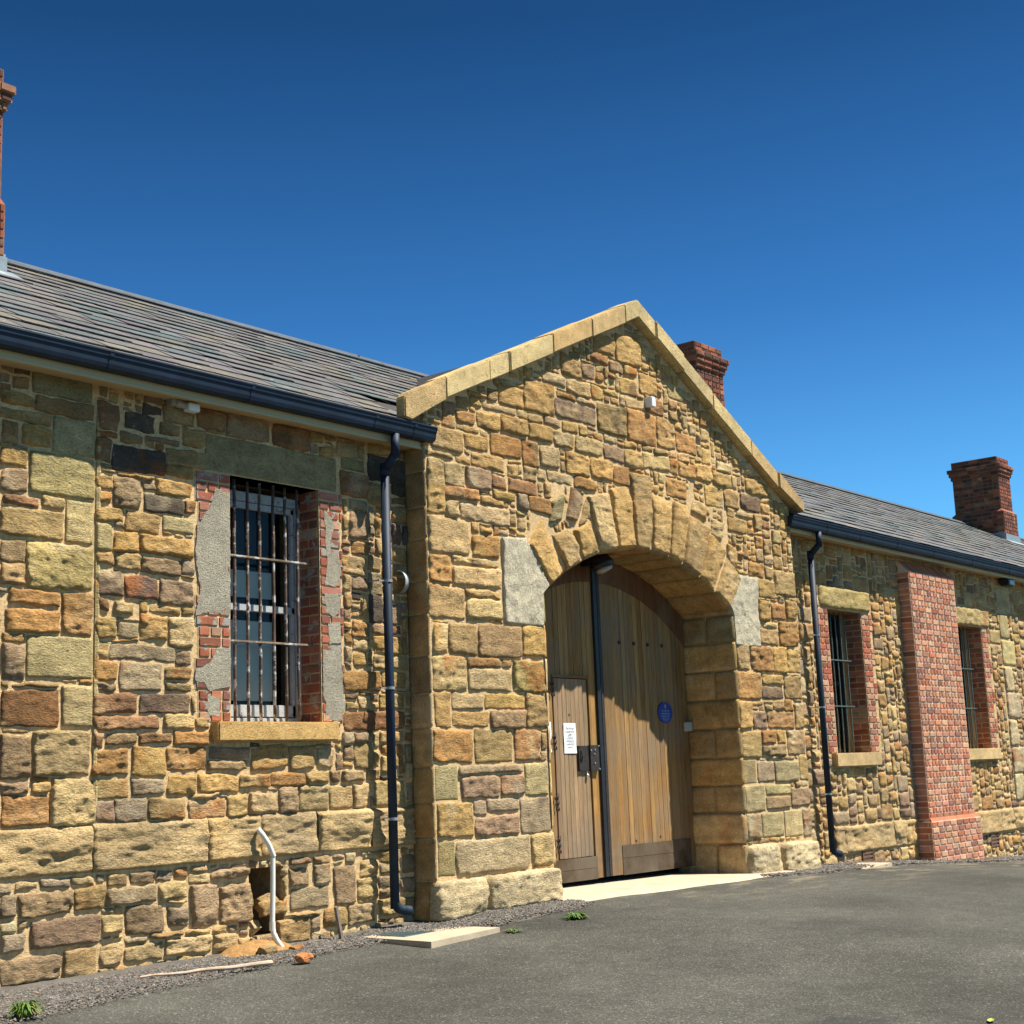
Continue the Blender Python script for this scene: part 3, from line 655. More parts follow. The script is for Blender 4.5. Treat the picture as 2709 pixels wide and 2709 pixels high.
# ---- right wing wall
mb = MB()
R0 = GX1-.02; R1 = 40
sheet(mb, FR, [(R0, -1.2), (R1, -1.2), (R1, WT+.1), (R0, WT+.1)], [[(w[0], w[2]), (w[0], w[3]), (w[1], w[3]), (w[1], w[2])] for w in (W2, W3)], MORT*.96, .008)
mb.box(R1-.3, R1, .003, 7., -1.2, 4.5, MORT*.9); mb.box(GX1-.5, R1, 6.6, 7., -1.2, 4.5, MORT*.9)
mb.box(GX0+.5, GX1-.5, 6.6, 7., -.6, 4.5, MORT*.9)
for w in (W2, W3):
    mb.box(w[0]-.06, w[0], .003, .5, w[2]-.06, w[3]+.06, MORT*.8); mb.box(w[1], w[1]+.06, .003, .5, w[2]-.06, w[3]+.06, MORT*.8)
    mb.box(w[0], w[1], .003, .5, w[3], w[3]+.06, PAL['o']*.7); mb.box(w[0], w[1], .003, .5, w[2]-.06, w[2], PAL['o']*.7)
wall_r = part(mb, 'wall', M_mortar)
wall_r['label'] = 'right wing wall of small buff sandstone rubble'
PX0, PX1 = 20.74, 22.41
rr_ = []
for w, l0 in ((W2, (18.14, 3.415, 19.70, 3.73)), (W3, (22.62, 3.445, 24.20, 3.76))):
    rr_.append([l0[0], l0[1], l0[2], l0[3], 'Q'])
for k in range(8):
    z0 = .6+k*.45; wd = .62 if k % 2 else .4
    rr_.append([24.66, z0, 24.66+wd, z0+.44, 'w' if k < 5 else 'q'])
def freeR(X, Z):
    m = (X > R0)&(X < 34)&(Z < WT)&(Z > -.8)
    for w in (W2, W3):
        m &= ~((X > w[0]-.36)&(X < w[1]+.36)&(Z > w[2])&(Z < w[3])); m &= ~((X > w[0]-.2)&(X < w[1]+.18)&(Z > w[2]-.2)&(Z < w[2]+.01))
    m &= ~((X > PX0-.02)&(X < PX1+.02)&(Z < 4.1)); m &= ~((Z > .12)&(Z < .50)&(X > 18.1))
    m &= ~((X > 18.87)&(X < 19.14)&(Z > -.07)&(Z < .13)); m &= ~((X > 23.40)&(X < 23.70)&(Z > -.09)&(Z < .13))
    return m
fr_ = pack(R0, 34, -.8, WT, freeR, rr_, dict(b=12, y=10, o=9, r=4, p=7, g=4, k=2, P=1), random.Random(21), hmin=.10, hmax=.25, wmin=.15, wmax=.46)
mb = MB()
for r in rr_+fr_: place_stone(mb, FR, r[0], r[1], r[2], r[3], r[4], .024 if r[0] < 25.5 else .05, gap=.004, rough=1.1, hbm=1.)
part(mb, 'stonework', M_stone, wall_r, smooth=True)
mb = MB()
plinth(18.1, PX0-.02, .12, .50, [18.35, 19.9, 20.3], .022, PAL['b'], .05); part(mb, 'plinth', M_stone, wall_r, smooth=True); mb = MB(); plinth(PX1+.02, 34, .12, .50, [22.9, 23.9, 24.5, 25.4, 26.6, 28, 29.5, 31], .03, PAL['b'], .05)
part(mb, 'plinth', M_stone, wall_r, smooth=True)

# ---- windows
M_iron = attr_mat('old_painted_iron', .7, n1=(9, .5, 1.2), n2=(60, .6, 1.2), bump=.3, bscale=60, bdist=.002, spots=[(11, .53, .60, (.56, .53, .48)), (9, .60, .66, (.22, .08, .03))])
M_iron2 = plain('green_grey_iron', (.10, .13, .11), .6, .2, .35, 20)
M_white = attr_mat('peeling_white_paint', .7, n1=(9, .8, 1.1), n2=(60, .8, 1.1), bump=.3, bscale=50, bdist=.003, spots=[(22, .60, .64, (.10, .07, .05))])
def glass():
    m, nt, b = new_mat('window_glass'); nt.nodes.remove(b); out = nt.nodes['Material Output']
    tr = N(nt, 'ShaderNodeBsdfTransparent'); tr.inputs[0].default_value = (.88, .89, .88, 1)
    gl = N(nt, 'ShaderNodeBsdfGlossy'); gl.inputs['Roughness'].default_value = .03
    f = N(nt, 'ShaderNodeFresnel'); f.inputs[0].default_value = 1.28; mx = N(nt, 'ShaderNodeMixShader')
    nt.links.new(f.outputs[0], mx.inputs[0]); nt.links.new(tr.outputs[0], mx.inputs[1]); nt.links.new(gl.outputs[0], mx.inputs[2]); nt.links.new(mx.outputs[0], out.inputs[0])
    return m
M_glass = glass()
M_board = plain('pale_board', (.62, .62, .54), .8, 0, .08, 3)
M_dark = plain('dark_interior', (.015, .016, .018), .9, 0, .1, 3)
def window(w, main):
    x0, x1, z0, z1 = w; wd = x1-x0
    if main:
        mb = MB(); y = .225; c = (.44, .46, .46)
        for a in ((x0, x0+.055, z0, z1-.06), (x1-.06, x1, z0, z1-.06), (x0, x1, z1-.14, z1-.06), (x0, x1, z0, z0+.05)): mb.box(a[0], a[1], y, y+.09, a[2], a[3], c)
        for a in ((x0+.06, x0+.10, z0+.06, z1-.15), (x1-.10, x1-.065, z0+.06, z1-.15), (x0+.06, x1-.065, z1-.20, z1-.145), (x0+.06, x1-.065, 2.77, 2.83), (x0+.06, x1-.065, z0+.06, z0+.16)): mb.box(a[0], a[1], y+.02, y+.07, a[2], a[3], c)
        f = part(mb, 'window', M_white, bevel=.004)
        f['label'] = 'tall sash window with peeling white frame behind rusty bars'
        mb = MB(); mb.add([(x0+.09, y+.05, z0+.15), (x1-.09, y+.05, z0+.15), (x1-.09, y+.05, z1-.19), (x0+.09, y+.05, z1-.19)], [(0, 1, 2, 3)], (.5, .5, .5)); part(mb, 'pane', M_glass, f)
        for a, b in ((2.90, 3.13), (2.02, 2.70)):
            mb = MB(); mb.box(x0+.02, 8.62, .34, .35, a, b); part(mb, 'board', M_board, f)
        yb = .10
    else:
        mb = MB(); y = .32
        for a in ((x0, x0+.05, z0, z1), (x1-.05, x1, z0, z1), (x0, x1, z1-.06, z1), (x0, x1, z0, z0+.06), (x0, x1, (z0+z1)/2-.025, (z0+z1)/2+.025)): mb.box(a[0], a[1], y, y+.07, a[2], a[3], (.05, .05, .05))
        f = part(mb, 'window', M_dark, bevel=.003)
        mb = MB(); mb.add([(x0+.04, y+.04, z0+.05), (x1-.04, y+.04, z0+.05), (x1-.04, y+.04, z1-.05), (x0+.04, y+.04, z1-.05)], [(0, 1, 2, 3)], (.5, .5, .5)); part(mb, 'pane', M_glass, f)
        yb = .15
    mb = MB(); mb.box(x0-.04, x1+.04, .52, .54, z0-.04, z1+.04, (.02, .02, .02)); part(mb, 'room_shade_sheet', M_dark, f)  # added near-black sheet, its colour stands in for the unlit room's shade
    n = 6; mt = M_iron if main else M_iron2
    xs = [8.0, 8.142, 8.276, 8.43, 8.565, 8.706] if main else [x0+.10+k*.143 for k in range(6)]
    rb = .0135 if main else .0105
    proto = None
    for k, x in enumerate(xs):
        mb = MB(); mb.tube([(x+.003*math.sin(3*t+k), yb, z0-.01+(z1-z0+.02)*t/8.) for t in range(9)], rb, 10, (.13, .085, .06)); part(mb, 'bar', mt, f, smooth=True)
    for zc in ((3.20, 2.49) if main else (z0+(z1-z0)*.655, z0+(z1-z0)*.33)):
        mb = MB(); mb.box(x0-.01, x1+.01 if not main else x1-.0, yb-.022, yb+.016, zc-.009, zc+.009, (.30, .22, .15)); part(mb, 'crossbar', mt, f, bevel=.003)
    return f
f1 = window(WL, True); f2 = window(W2, False); f3 = window(W3, False)
f2['label'] = 'narrow barred window between downpipe and brick pier'; f3['label'] = 'narrow barred window right of the brick pier'
# lintels and sills
def slab(x0, x1, y0, y1, z0, z1, c, parent, name, bev=.012, A=.0):
    mb = MB(); mb.box(x0, x1, y0, y1, z0, z1, c); return part(mb, name, M_dress, parent, bevel=bev)
mb = MB(); CNT[0] += 1
stone(mb, FR, [(lint[0], lint[1]), (lint[2], lint[1]), (lint[2], lint[3]), (lint[0], lint[3])], PAL['G']*.92, .018, .004, .016, CNT[0], jit=.003, inset=.006, round_=.01, cf=.15, c2=PAL['o'], back=-.02)
mb.box(WL[0]-.05, WL[1]+.05, .0, .25, WL[3]+.0, WL[3]+.15, PAL['o']*.8)
part(mb, 'lintel', M_stone, f1, smooth=False)
slab(7.66, 8.985, -.105, .26, 1.665, 1.822, PAL['y']*1.0, f1, 'sill')
slab(18.20, 19.56, -.09, .34, 1.27, 1.453, PAL['b']*.9, f2, 'sill'); slab(22.66, 24.02, -.09, .34, 1.29, 1.473, PAL['b']*1.0, f3, 'sill')
# brick surrounds with toothed edges
M_LIME = MORT*.95
def surround(f, w, lx, rx, lim, main):
    x0, x1, z0, z1 = w; n = int(round((z1-z0)/.083)); ch = (z1-z0)/n
    for side, (xx, sg) in enumerate(((x0, 1), (x1, -1))):
        mb = MB()
        for j in range(n):
            za, zb = z0+j*ch, z0+(j+1)*ch
            la = lx[0] if (j//3) % 2 else lx[1]; ra = rx[0] if (j//3) % 2 else rx[1]
            a, b = ((la, x0), (x1, ra))[side]
            sheet(mb, FR, [(a, za), (b, za), (b, zb), (a, zb)], [], M_LIME, .0105)
            bricks(mb, front(-.010), a, b, za, zb, ch=ch, L=.235 if j % 2 else .12, seed=j*2+int(x0*7), headers=False, hb=.007, limew=lim)
        fr = Frame((xx, 0, 0), (0, 1, 0), (0, 0, 1), (sg, 0, 0))
        sheet(mb, fr, [(0.004, z0), (.26, z0), (.26, z1), (.004, z1)], [], M_LIME*.9, .002)
        for j in range(n):
            bricks(mb, Frame(np.array((xx, 0, 0))+np.array((sg, 0, 0))*.003, (0, 1, 0), (0, 0, 1), (sg, 0, 0)), 0.0, .24, z0+j*ch, z0+(j+1)*ch, ch=ch, L=.24 if j % 2 else .12, seed=j+int(xx*9), headers=False, hb=.004, dark=.9, limew=.08)
        part(mb, 'brick_surround', M_bw if main else M_brick, f, smooth=False)
surround(f1, (WL[0], WL[1], WL[2]+.003, WL[3]), (7.50, 7.53), (9.15, 9.12), .2, True)
surround(f2, (W2[0], W2[1], W2[2]+.005, W2[3]), (18.03, 18.12), (19.75, 19.66), .35, False)
surround(f3, (W3[0], W3[1], W3[2]+.005, W3[3]), (22.48, 22.58), (24.18, 24.08), .35, False)
# grey cement render left on the bricks
REN = lin((166, 158, 138))*KA
patches = [[[7.7, 3.72], [7.84, 3.69], [7.855, 3.5], [7.85, 3.3], [7.855, 3.12], [7.83, 3.05], [7.855, 2.98], [7.85, 2.68], [7.64, 2.7], [7.50, 2.66], [7.55, 2.89], [7.51, 3.06], [7.50, 3.2], [7.52, 3.39], [7.58, 3.47], [7.65, 3.55]],
 [[7.72, 2.42], [7.855, 2.41], [7.85, 2.2], [7.855, 2.1], [7.64, 2.07], [7.58, 2.13], [7.50, 2.14], [7.50, 2.23], [7.64, 2.29]], [[7.62, 2.04], [7.74, 2.0], [7.74, 1.87], [7.62, 1.87]],
 [[8.92, 3.69], [9.0, 3.63], [9.05, 3.54], [8.99, 3.42], [9.0, 3.31], [9.10, 3.26], [9.12, 3.12], [9.05, 3.01], [8.92, 3.01], [8.95, 3.23], [8.93, 3.47]],
 [[8.91, 2.93], [9.08, 2.95], [9.11, 2.82], [9.02, 2.74], [8.93, 2.78]], [[8.95, 2.68], [9.09, 2.70], [9.10, 2.52], [8.96, 2.50]],
 [[8.88, 2.44], [9.1, 2.45], [9.12, 2.01], [9.14, 2.0], [9.14, 1.94], [9.11, 1.92], [9.1, 1.84], [8.89, 1.85], [8.91, 1.99], [8.875, 2.05], [8.88, 2.21]]]
for k, P_ in enumerate(patches):
    mb = MB()
    E_ = []
    for i in range(len(P_)):
        a, b = np.array(P_[i]), np.array(P_[(i+1) % len(P_)]); m = max(1, int(np.linalg.norm(b-a)/.018))
        for t in range(m): E_.append(a+(b-a)*t/m)
    E_ = np.array(E_); nz = np.c_[E_, np.full(len(E_), k*5.)]
    E_ = E_+np.c_[fbm(nz*28, 2, 61), fbm(nz*28, 2, 62)]*.008
    E_[:, 0] = np.minimum(E_[:, 0], WL[0]-.002) if k < 3 else np.maximum(E_[:, 0], WL[1]+.002)
    mb.prism([tuple(p) for p in E_], -.0205-.001*(k % 2), -.004, REN*(1+.05*(k % 3)))
    part(mb, 'render_patch', M_render, f1)

M_galv = plain('galvanised', (.26, .28, .29), .6, .2, .1)
# ---- eaves: fascia, soffit, gutters, downpipes
M_cream = plain('cream_paint', tuple(lin((196, 176, 132))*.85), .55, 0, .06, 3)
M_navy = plain('navy_gutter', tuple(lin((30, 50, 72))*.6), .6, .0, .3, 7, spec=.3)
for (a, b, dz) in ((2.5, GX0-.012, 0.), (GX1+.012, 40, -.03)):
    mb = MB(); mb.box(a, b, -.235, -.212, 4.345+dz, 4.505+dz); mb.box(a, b, -.245, -.2352, 4.345+dz, 4.365+dz); mb.box(a, b, -.2118, .03, 4.372+dz, 4.382+dz)
    part(mb, 'fascia', M_cream, bevel=.002)
    gz0 = 4.55+dz*1.6
    pr = [(-.236, gz0-.005), (-.236, gz0-.135), (-.31, gz0-.140), (-.335, gz0-.128), (-.345, gz0-.10), (-.352, gz0-.06), (-.362, gz0-.045), (-.366, gz0-.018), (-.374, gz0-.012), (-.374, gz0), (-.362, gz0+.002), (-.358, gz0-.012), (-.352, gz0-.04), (-.338, gz0-.09), (-.31, gz0-.13), (-.245, gz0-.125), (-.243, gz0-.005)]
    x0_, x1_ = (a, 10.06) if dz == 0 else (16.93, b)
    mb = MB(); mb.extx(pr, x0_, x1_)
    pj = [(-.238, gz0-.137), (-.312, gz0-.1425), (-.338, gz0-.13), (-.3485, gz0-.10), (-.3555, gz0-.06), (-.366, gz0-.045), (-.370, gz0-.018), (-.368, gz0-.016), (-.24, gz0-.13)]
    xs = [3.4, 5.2, 6.42, 7.80, 9.25, 9.76] if dz == 0 else [17.9, 18.9, 20.1, 21.4, 22.9, 24.5, 27, 30, 33, 36]
    for x in xs: mb.extx(pj, x, x+.035)
    for x in (x0_, x1_): mb.extx([(-.24, gz0-.005), (-.24, gz0-.13), (-.31, gz0-.138), (-.336, gz0-.125), (-.346, gz0-.10), (-.353, gz0-.06), (-.366, gz0-.04), (-.372, gz0-.004)], x-.004, x+.004)
    part(mb, 'gutter', M_navy)
    px = 9.555 if dz == 0 else 17.73
    zb = gz(px)+.17
    mb = MB(); R_ = .041
    top = [(px, -.30, gz0-.13), (px, -.30, 4.27+dz), (px, -.295, 4.235+dz)]
    mb.tube([(px, -.30, gz0-.135), (px, -.30, 4.20+dz)], R_, 20)
    mb.tube([(px, -.30, 4.235+dz), (px, -.16, 4.10+dz)], R_, 20)
    mb.tube([(px, -.16, 4.16+dz), (px, -.16, zb)], R_, 20)
    mb.tube([(px, -.16, zb+.045), (px+.03, -.165, zb+.005), (px+.06, -.17, zb-.01), (px+.15, -.19, zb-.03)], R_, 20, cap=False)
    mb.tube([(px, -.16, 4.16+dz), (px, -.16, 4.05+dz)], R_+.005, 20)
    mb.tube([(px+.10, -.178, zb-.02), (px+.155, -.19, zb-.031)], R_+.004, 20, cap=False)
    dp = part(mb, 'downpipe', M_navy, smooth=True)
    for zz in (3.08, 2.12, .98) if dz == 0 else (3.0, 2.05, .93):
        mb = MB(); mb.tube([(px, -.16, zz-.012), (px, -.16, zz+.012)], R_+.006, 20)
        mb.box(px-.115, px-.04, -.163, -.153, zz-.006, zz+.006); mb.box(px-.115, px-.108, -.163, .02, zz-.006, zz+.006)
        mb.box(px+.04, px+.055, -.163, -.153, zz-.010, zz+.010)
        part(mb, 'bracket', M_galv, dp)

# ---- brick pier on the right wing
mb = MB(); FPc = lin((240, 206, 176))*KA
cols = [lin(c)*KA for c in ((204, 130, 94), (190, 114, 82), (212, 148, 112), (184, 126, 98), (206, 144, 118), (162, 114, 94))]
mb.box(PX0, PX1, -.195, .0, .45, 4.10, FPc); mb.box(PX0-.06, PX1+.09, -.245, .0, -.45, .44, FPc)
mb.add([(PX0, -.195, 4.10), (PX1, -.195, 4.10), (PX1, 0, 4.30), (PX0, 0, 4.30), (PX0, 0, 4.10), (PX1, 0, 4.10)], [(0, 1, 2, 3), (0, 3, 4), (1, 5, 2), (3, 2, 5, 4)], FPc)
mb.add([(PX0-.06, -.245, .44), (PX1+.09, -.245, .44), (PX1+.02, -.195, .50), (PX0-.0, -.195, .50)], [(0, 1, 2, 3)], cols[1])
bricks(mb, front(-.197), PX0, PX1, .47, 4.10, ch=.084, L=.236, seed=1, cols=cols, limew=.3, jt=.008, hb=.0015)
bricks(mb, front(-.247), PX0-.06, PX1+.09, -.42, .44, ch=.086, L=.236, seed=2, cols=cols, limew=.35, jt=.008, hb=.0015, headers=False)
bricks(mb, Frame((PX0, 0, 0), (0, -1, 0), (0, 0, 1), (-1, 0, 0)), 0.0, .197, .47, 4.10, ch=.084, L=.2, seed=3, cols=cols, headers=False)
bricks(mb, Frame((PX0-.06, 0, 0), (0, -1, 0), (0, 0, 1), (-1, 0, 0)), 0.0, .247, -.42, .44, ch=.086, L=.25, seed=4, cols=cols, headers=False)
s2 = math.hypot(.2, .2)
bricks(mb, Frame((PX0, -.197, 4.10), (1, 0, 0), (0, .7, .714), (0, -.714, .7)), 0, PX1-PX0, 0, .27, ch=.27, L=.078, seed=5, cols=cols, headers=False)
part(mb, 'brick_pier', M_brick)

# ---- chimneys
def chimney(x0, x1, y0, y1, zb, zs, zt, lab, seed, i=.06):
    mb = MB(); mc = lin((150, 110, 84))*KA
    cc = [lin(c)*KA*.85 for c in ((158, 88, 62), (138, 78, 58), (170, 100, 70), (120, 74, 60), (104, 70, 60))]
    tiers = [(x0, x1, y0, y1, zb, zs), (x0+i, x1-i, y0+i, y1-i, zs, zt-.43), (x0+i-.03, x1-i+.03, y0+i-.03, y1-i+.03, zt-.43, zt-.345), (x0+i-.06, x1-i+.06, y0+i-.06, y1-i+.06, zt-.345, zt-.26),
             (x0+i-.085, x1-i+.085, y0+i-.085, y1-i+.085, zt-.26, zt-.175), (x0+i-.0, x1-i+.0, y0+i, y1-i, zt-.175, zt)]
    for t, (a, b, c, d, e, f_) in enumerate(tiers):
        mb.box(a, b, c, d, e, f_, mc)
        n = max(1, int(round((f_-e)/.0865)))
        for q, (O, U, L_) in enumerate((((a, c-.001, 0), (1, 0, 0), b-a), ((a-.001, d, 0), (0, -1, 0), d-c), ((b+.001, c, 0), (0, 1, 0), d-c))):
            Nn = ((0, -1, 0), (-1, 0, 0), (1, 0, 0))[q]
            bricks(mb, Frame(O, U, (0, 0, 1), Nn), 0, L_, e, f_, ch=.0865, L=.235, seed=seed+t*3+q, cols=cc, headers=n > 2, hb=.005)
    # weathered splay above the base
    mb.add([(x0, y0, zs), (x1, y0, zs), (x1-i, y0+i, zs+.06), (x0+i, y0+i, zs+.06), (x0, y1, zs), (x0+i, y1-i, zs+.06), (x1, y1, zs), (x1-i, y1-i, zs+.06)], [(0, 1, 2, 3), (4, 0, 3, 5), (1, 6, 7, 2)], cc[2])
    ch = part(mb, 'chimney', M_brick); ch['label'] = lab
    mb = MB(); rz = lambda y: EZ+(y-EY)*.5446
    mb.box(x0-.02, x1+.02, y0-.03, y0+.0, rz(y0)-.05, rz(y0)+.16); mb.box(x0-.02, x0, y0, y1, rz(y0)-.05, rz(y0)+.2); mb.box(x1, x1+.02, y0, y1, rz(y0)-.05, rz(y0)+.2)
    mb.add([(x0-.10, y0-.20, rz(y0-.2)+.025), (x1+.10, y0-.20, rz(y0-.2)+.025), (x1+.10, y0, rz(y0)+.03), (x0-.10, y0, rz(y0)+.03)], [(0, 1, 2, 3)], (.5, .5, .5))
    part(mb, 'flashing', plain('lead_flashing', (.22, .27, .30), .55, .2, .2, 8), ch)
chimney(6.41, 7.41, 2.7, 3.9, 5.9, 6.86, 8.24, 'tall brick chimney at the left end', 10, .03)
chimney(19.86, 20.82, 2.7, 3.9, 5.9, 6.86, 8.17, 'brick chimney just behind the gable', 30)
chimney(32.78, 33.62, 2.7, 3.9, 5.9, 6.86, 8.14, 'brick chimney at the right end', 50)

# ---- gate
def wood_mat(name, base, dark):
    m, nt, b = new_mat(name)
    at = N(nt, 'ShaderNodeAttribute', attribute_name='Col').outputs['Color']
    pos = N(nt, 'ShaderNodeNewGeometry').outputs['Position']
    mp = N(nt, 'ShaderNodeMapping'); mp.inputs['Scale'].default_value = (1, 1, .06); nt.links.new(pos, mp.inputs[0])
    g = noise_node(nt, mp.outputs[0], 75, 6, .7); g2 = noise_node(nt, mp.outputs[0], 14, 4, .6)
    c = mixc(nt, 'MULTIPLY', 1., at, ramp(nt, g, [(.32, .66), (.62, 1.1)]))
    c = mixc(nt, 'MULTIPLY', 1., c, ramp(nt, g2, [(.35, .78), (.65, 1.12)]))
    big = noise_node(nt, pos, 1.6, 4); c = mixc(nt, 'MIX', ramp(nt, big, [(.45, 0.), (.7, .55)]), c, (.20, .165, .12))
    c = mixc(nt, 'MIX', ramp(nt, noise_node(nt, mp.outputs[0], 40, 7, .8), [(.60, 0.), (.68, .75)]), c, (.035, .026, .018))
    sp = N(nt, 'ShaderNodeSeparateXYZ'); nt.links.new(pos, sp.inputs[0])
    low = N(nt, 'ShaderNodeMapRange'); low.inputs[1].default_value = .9; low.inputs[2].default_value = .3; low.inputs[3].default_value = 0; low.inputs[4].default_value = .38; nt.links.new(sp.outputs[2], low.inputs[0])
    rag = N(nt, 'ShaderNodeMath', operation='MULTIPLY'); nt.links.new(low.outputs[0], rag.inputs[0]); nt.links.new(ramp(nt, noise_node(nt, pos, 9, 7, .75), [(.36, .2), (.62, 1.6)]), rag.inputs[1])
    c = mixc(nt, 'MIX', rag.outputs[0], c, (.115, .092, .066))
    nt.links.new(c, b.inputs['Base Color']); b.inputs['Roughness'].default_value = .75; b.inputs['Specular IOR Level'].default_value = .25
    bp = N(nt, 'ShaderNodeBump'); bp.inputs['Strength'].default_value = .5; bp.inputs['Distance'].default_value = .004
    nt.links.new(g, bp.inputs['Height']); nt.links.new(bp.outputs[0], b.inputs['Normal'])
    return m
M_wood = wood_mat('weathered_timber', None, None)
M_black = plain('black_iron', (.018, .02, .024), .5, .3, .3, 15)
M_rust = plain('rusty_black_iron', (.035, .028, .024), .6, .3, .4, 25, bump=.3)
WC = [lin(c)*.62 for c in ((202, 152, 86), (190, 142, 80), (206, 160, 96), (188, 134, 72), (196, 150, 90), (180, 140, 90))]
YD = .42
def boards(mb, x0, x1, z0, z1, y, seed, w=.085, arched=False, th=.03):
    r = random.Random(seed); x = x0
    n = max(1, int(round((x1-x0)/w))); w = (x1-x0)/n
    for k in range(n):
        a, b = x0+k*w+.003, x0+(k+1)*w-.003; g = r.uniform(0, .004)
        c = r.choice(WC)*r.uniform(.82, 1.08)
        za = min(z1, arch_z(a)-.012) if arched else z1; zb_ = min(z1, arch_z(b)-.012) if arched else z1
        zz0 = z0+r.uniform(0, .006)
        V = [(a, y-g, zz0), (b, y-g, zz0), (b, y-g, zb_), (a, y-g, za), (a, y+th, zz0), (b, y+th, zz0), (b, y+th, zb_), (a, y+th, za)]
        mb.add(V, [(0, 1, 2, 3), (4, 7, 6, 5), (0, 4, 5, 1), (1, 5, 6, 2), (2, 6, 7, 3), (3, 7, 4, 0)], c)
def leaf(x0, x1, left):
    mb = MB(); zb = .185
    mb.box(x0, x1, YD+.035, YD+.075, zb, 3.0, (.01, .008, .006))       # dark backing seen through the joints
    if left:
        boards(mb, x0, 12.50, zb+.0, 3.9, YD, 1, .105, True); boards(mb, 12.50, 12.66, zb, 3.9, YD-.004, 2, .16, True)
        boards(mb, 12.66, 13.33, 2.36, 3.9, YD, 3, .084, True); boards(mb, 13.33, x1, zb, 3.9, YD-.004, 4, .14, True)
        mb.box(12.66, 13.325, YD-.022, YD+.0, 2.345, 2.375, WC[3]*.8)
        for a, b, k in ((x0+.01, 13.33, .34),): mb.box(a, b, YD-.028, YD+.02, zb+.118, .42, WC[5]*.26); mb.box(a, b, YD-.026, YD+.02, zb-.003, zb+.115, WC[0]*.15)
    else:
        boards(mb, x0, 13.83, zb, 3.9, YD-.004, 5, .22, True); boards(mb, 13.83, x1-.10, .5, 3.9, YD, 6, .088, True); boards(mb, x1-.10, x1, zb, 3.9, YD-.004, 7, .10, True)
        mb.box(13.835, x1-.10, YD-.012, YD+.02, zb+.182, .505, WC[5]*.24); mb.box(13.835, x1-.10, YD-.010, YD+.02, zb-.003, zb+.18, WC[0]*.14)
    # curved head rail
    xa, xb = max(x0, JL+.02), x1; n = 14; V = []; 
    for k in range(n+1):
        x = xa+(xb-xa)*k/n; top = arch_z(x)-.014; lo = min(top-.02, AC[1]+.0+math.sqrt(max(.01, (AR-.30)**2-(x-AC[0])**2)) if abs(x-AC[0]) < AR-.31 else top-.02)
        lo = max(lo, top-.42)
        V += [(x, YD-.016, lo), (x, YD-.016, top), (x, YD+.01, lo), (x, YD+.01, top)]
    F = []
    for k in range(n): a = k*4; F += [(a, a+4, a+5, a+1), (a+2, a+3, a+7, a+6), (a, a+2, a+6, a+4), (a+1, a+5, a+7, a+3)]
    mb.add(V, F, lin((140, 92, 54))*.6)
    return part(mb, 'gate_leaf', M_wood)
ll = leaf(11.76, 13.475, True); ll['label'] = 'left gate leaf with a small wicket door in it'
rl = leaf(13.60, 15.35, False); rl['label'] = 'right gate leaf of plain vertical boards'
mb = MB(); mb.box(13.465, 13.535, YD-.035, YD+.02, .19, arch_z(13.5)-.02, (.02, .02, .02)); part(mb, 'cover_strip', M_black, ll, bevel=.004)
mb = MB(); mb.box(13.558, 13.612, YD-.022, YD+.02, .19, arch_z(13.58)-.02, (.02, .02, .02)); part(mb, 'edge_angle', M_rust, rl, bevel=.003)
mb = MB(); mb.box(13.50, 13.59, YD+.03, YD+.06, .19, 3.7, (.01, .01, .01)); part(mb, 'backing', M_dark, rl)
# wicket door
mb = MB(); _wc = WC[:]; WC[:] = [w_*.55+np.array((.30, .26, .20))*.45 for w_ in WC]; boards(mb, 12.675, 13.285, .425, 2.335, YD-.012, 8, .076); WC[:] = _wc; mb.box(12.67, 13.31, YD+.012, YD+.03, .42, 2.34, (.01, .01, .01))
wk = part(mb, 'wicket_door', M_wood, ll)
# make its weathered lower boards greyer by wear; holes, hinges, lock and knob
for zz in (2.23, 1.66, 1.02, .58):
    mb = MB()
    for dx in (-.030, .015):
        mb.tube([(12.66+dx+.008*math.sin(t*1.3), YD-.026, zz-.09+.18*t/12) for t in range(13)], [.006+.004*math.sin(t*1.57) for t in range(13)], 6)
    part(mb, 'hinge', M_rust, ll)
mb = MB(); mb.box(13.06, 13.235, YD-.04, YD-.012, 1.335, 1.61); mb.tube([(13.10, YD-.045, 1.56), (13.098, YD-.06, 1.50), (13.095, YD-.045, 1.44)], .008, 8)
for a, b in ((13.075, 1.35), (13.22, 1.35), (13.075, 1.595), (13.22, 1.595)): mb.tube([(a, YD-.048, b), (a, YD-.035, b)], .007, 8)
part(mb, 'lock_plate', M_rust, ll, bevel=.002)
mb = MB(); mb.box(13.265, 13.43, YD-.044, YD-.004, 1.335, 1.615)
part(mb, 'lock_plate', M_rust, ll, bevel=.002)
M_steel = plain('steel', (.6, .62, .64), .3, .8, .05)
for a, b in ((13.275, 1.56), (13.345, 1.565), (13.34, 1.42), (13.42, 1.605), (13.42, 1.355), (13.335, 1.52)):
    mb = MB(); mb.tube([(a, YD-.054, b), (a, YD-.04, b)], .008, 8); part(mb, 'bolt', M_steel, ll)
mb = MB(); mb.tube([(13.215, YD-.012, 1.285), (13.215, YD-.035, 1.285), (13.215, YD-.045, 1.285)], [.022, .022, .014], 14); part(mb, 'keyhole_cover', M_steel, ll, smooth=True)
mb = MB(); mb.tube([(12.945, YD-.018, 1.945), (12.945, YD-.011, 1.945)], .012, 10); part(mb, 'peephole', M_dark, ll)
for lf_, xs in ((rl, (13.98, 14.27, 14.56, 14.86)), (ll, (12.15, 12.55))):
    for x in xs: mb = MB(); mb.tube([(x, YD-.02, 2.78), (x, YD+.0, 2.78)], [.018, .024], 10); part(mb, 'bolt_head', M_rust, lf_)
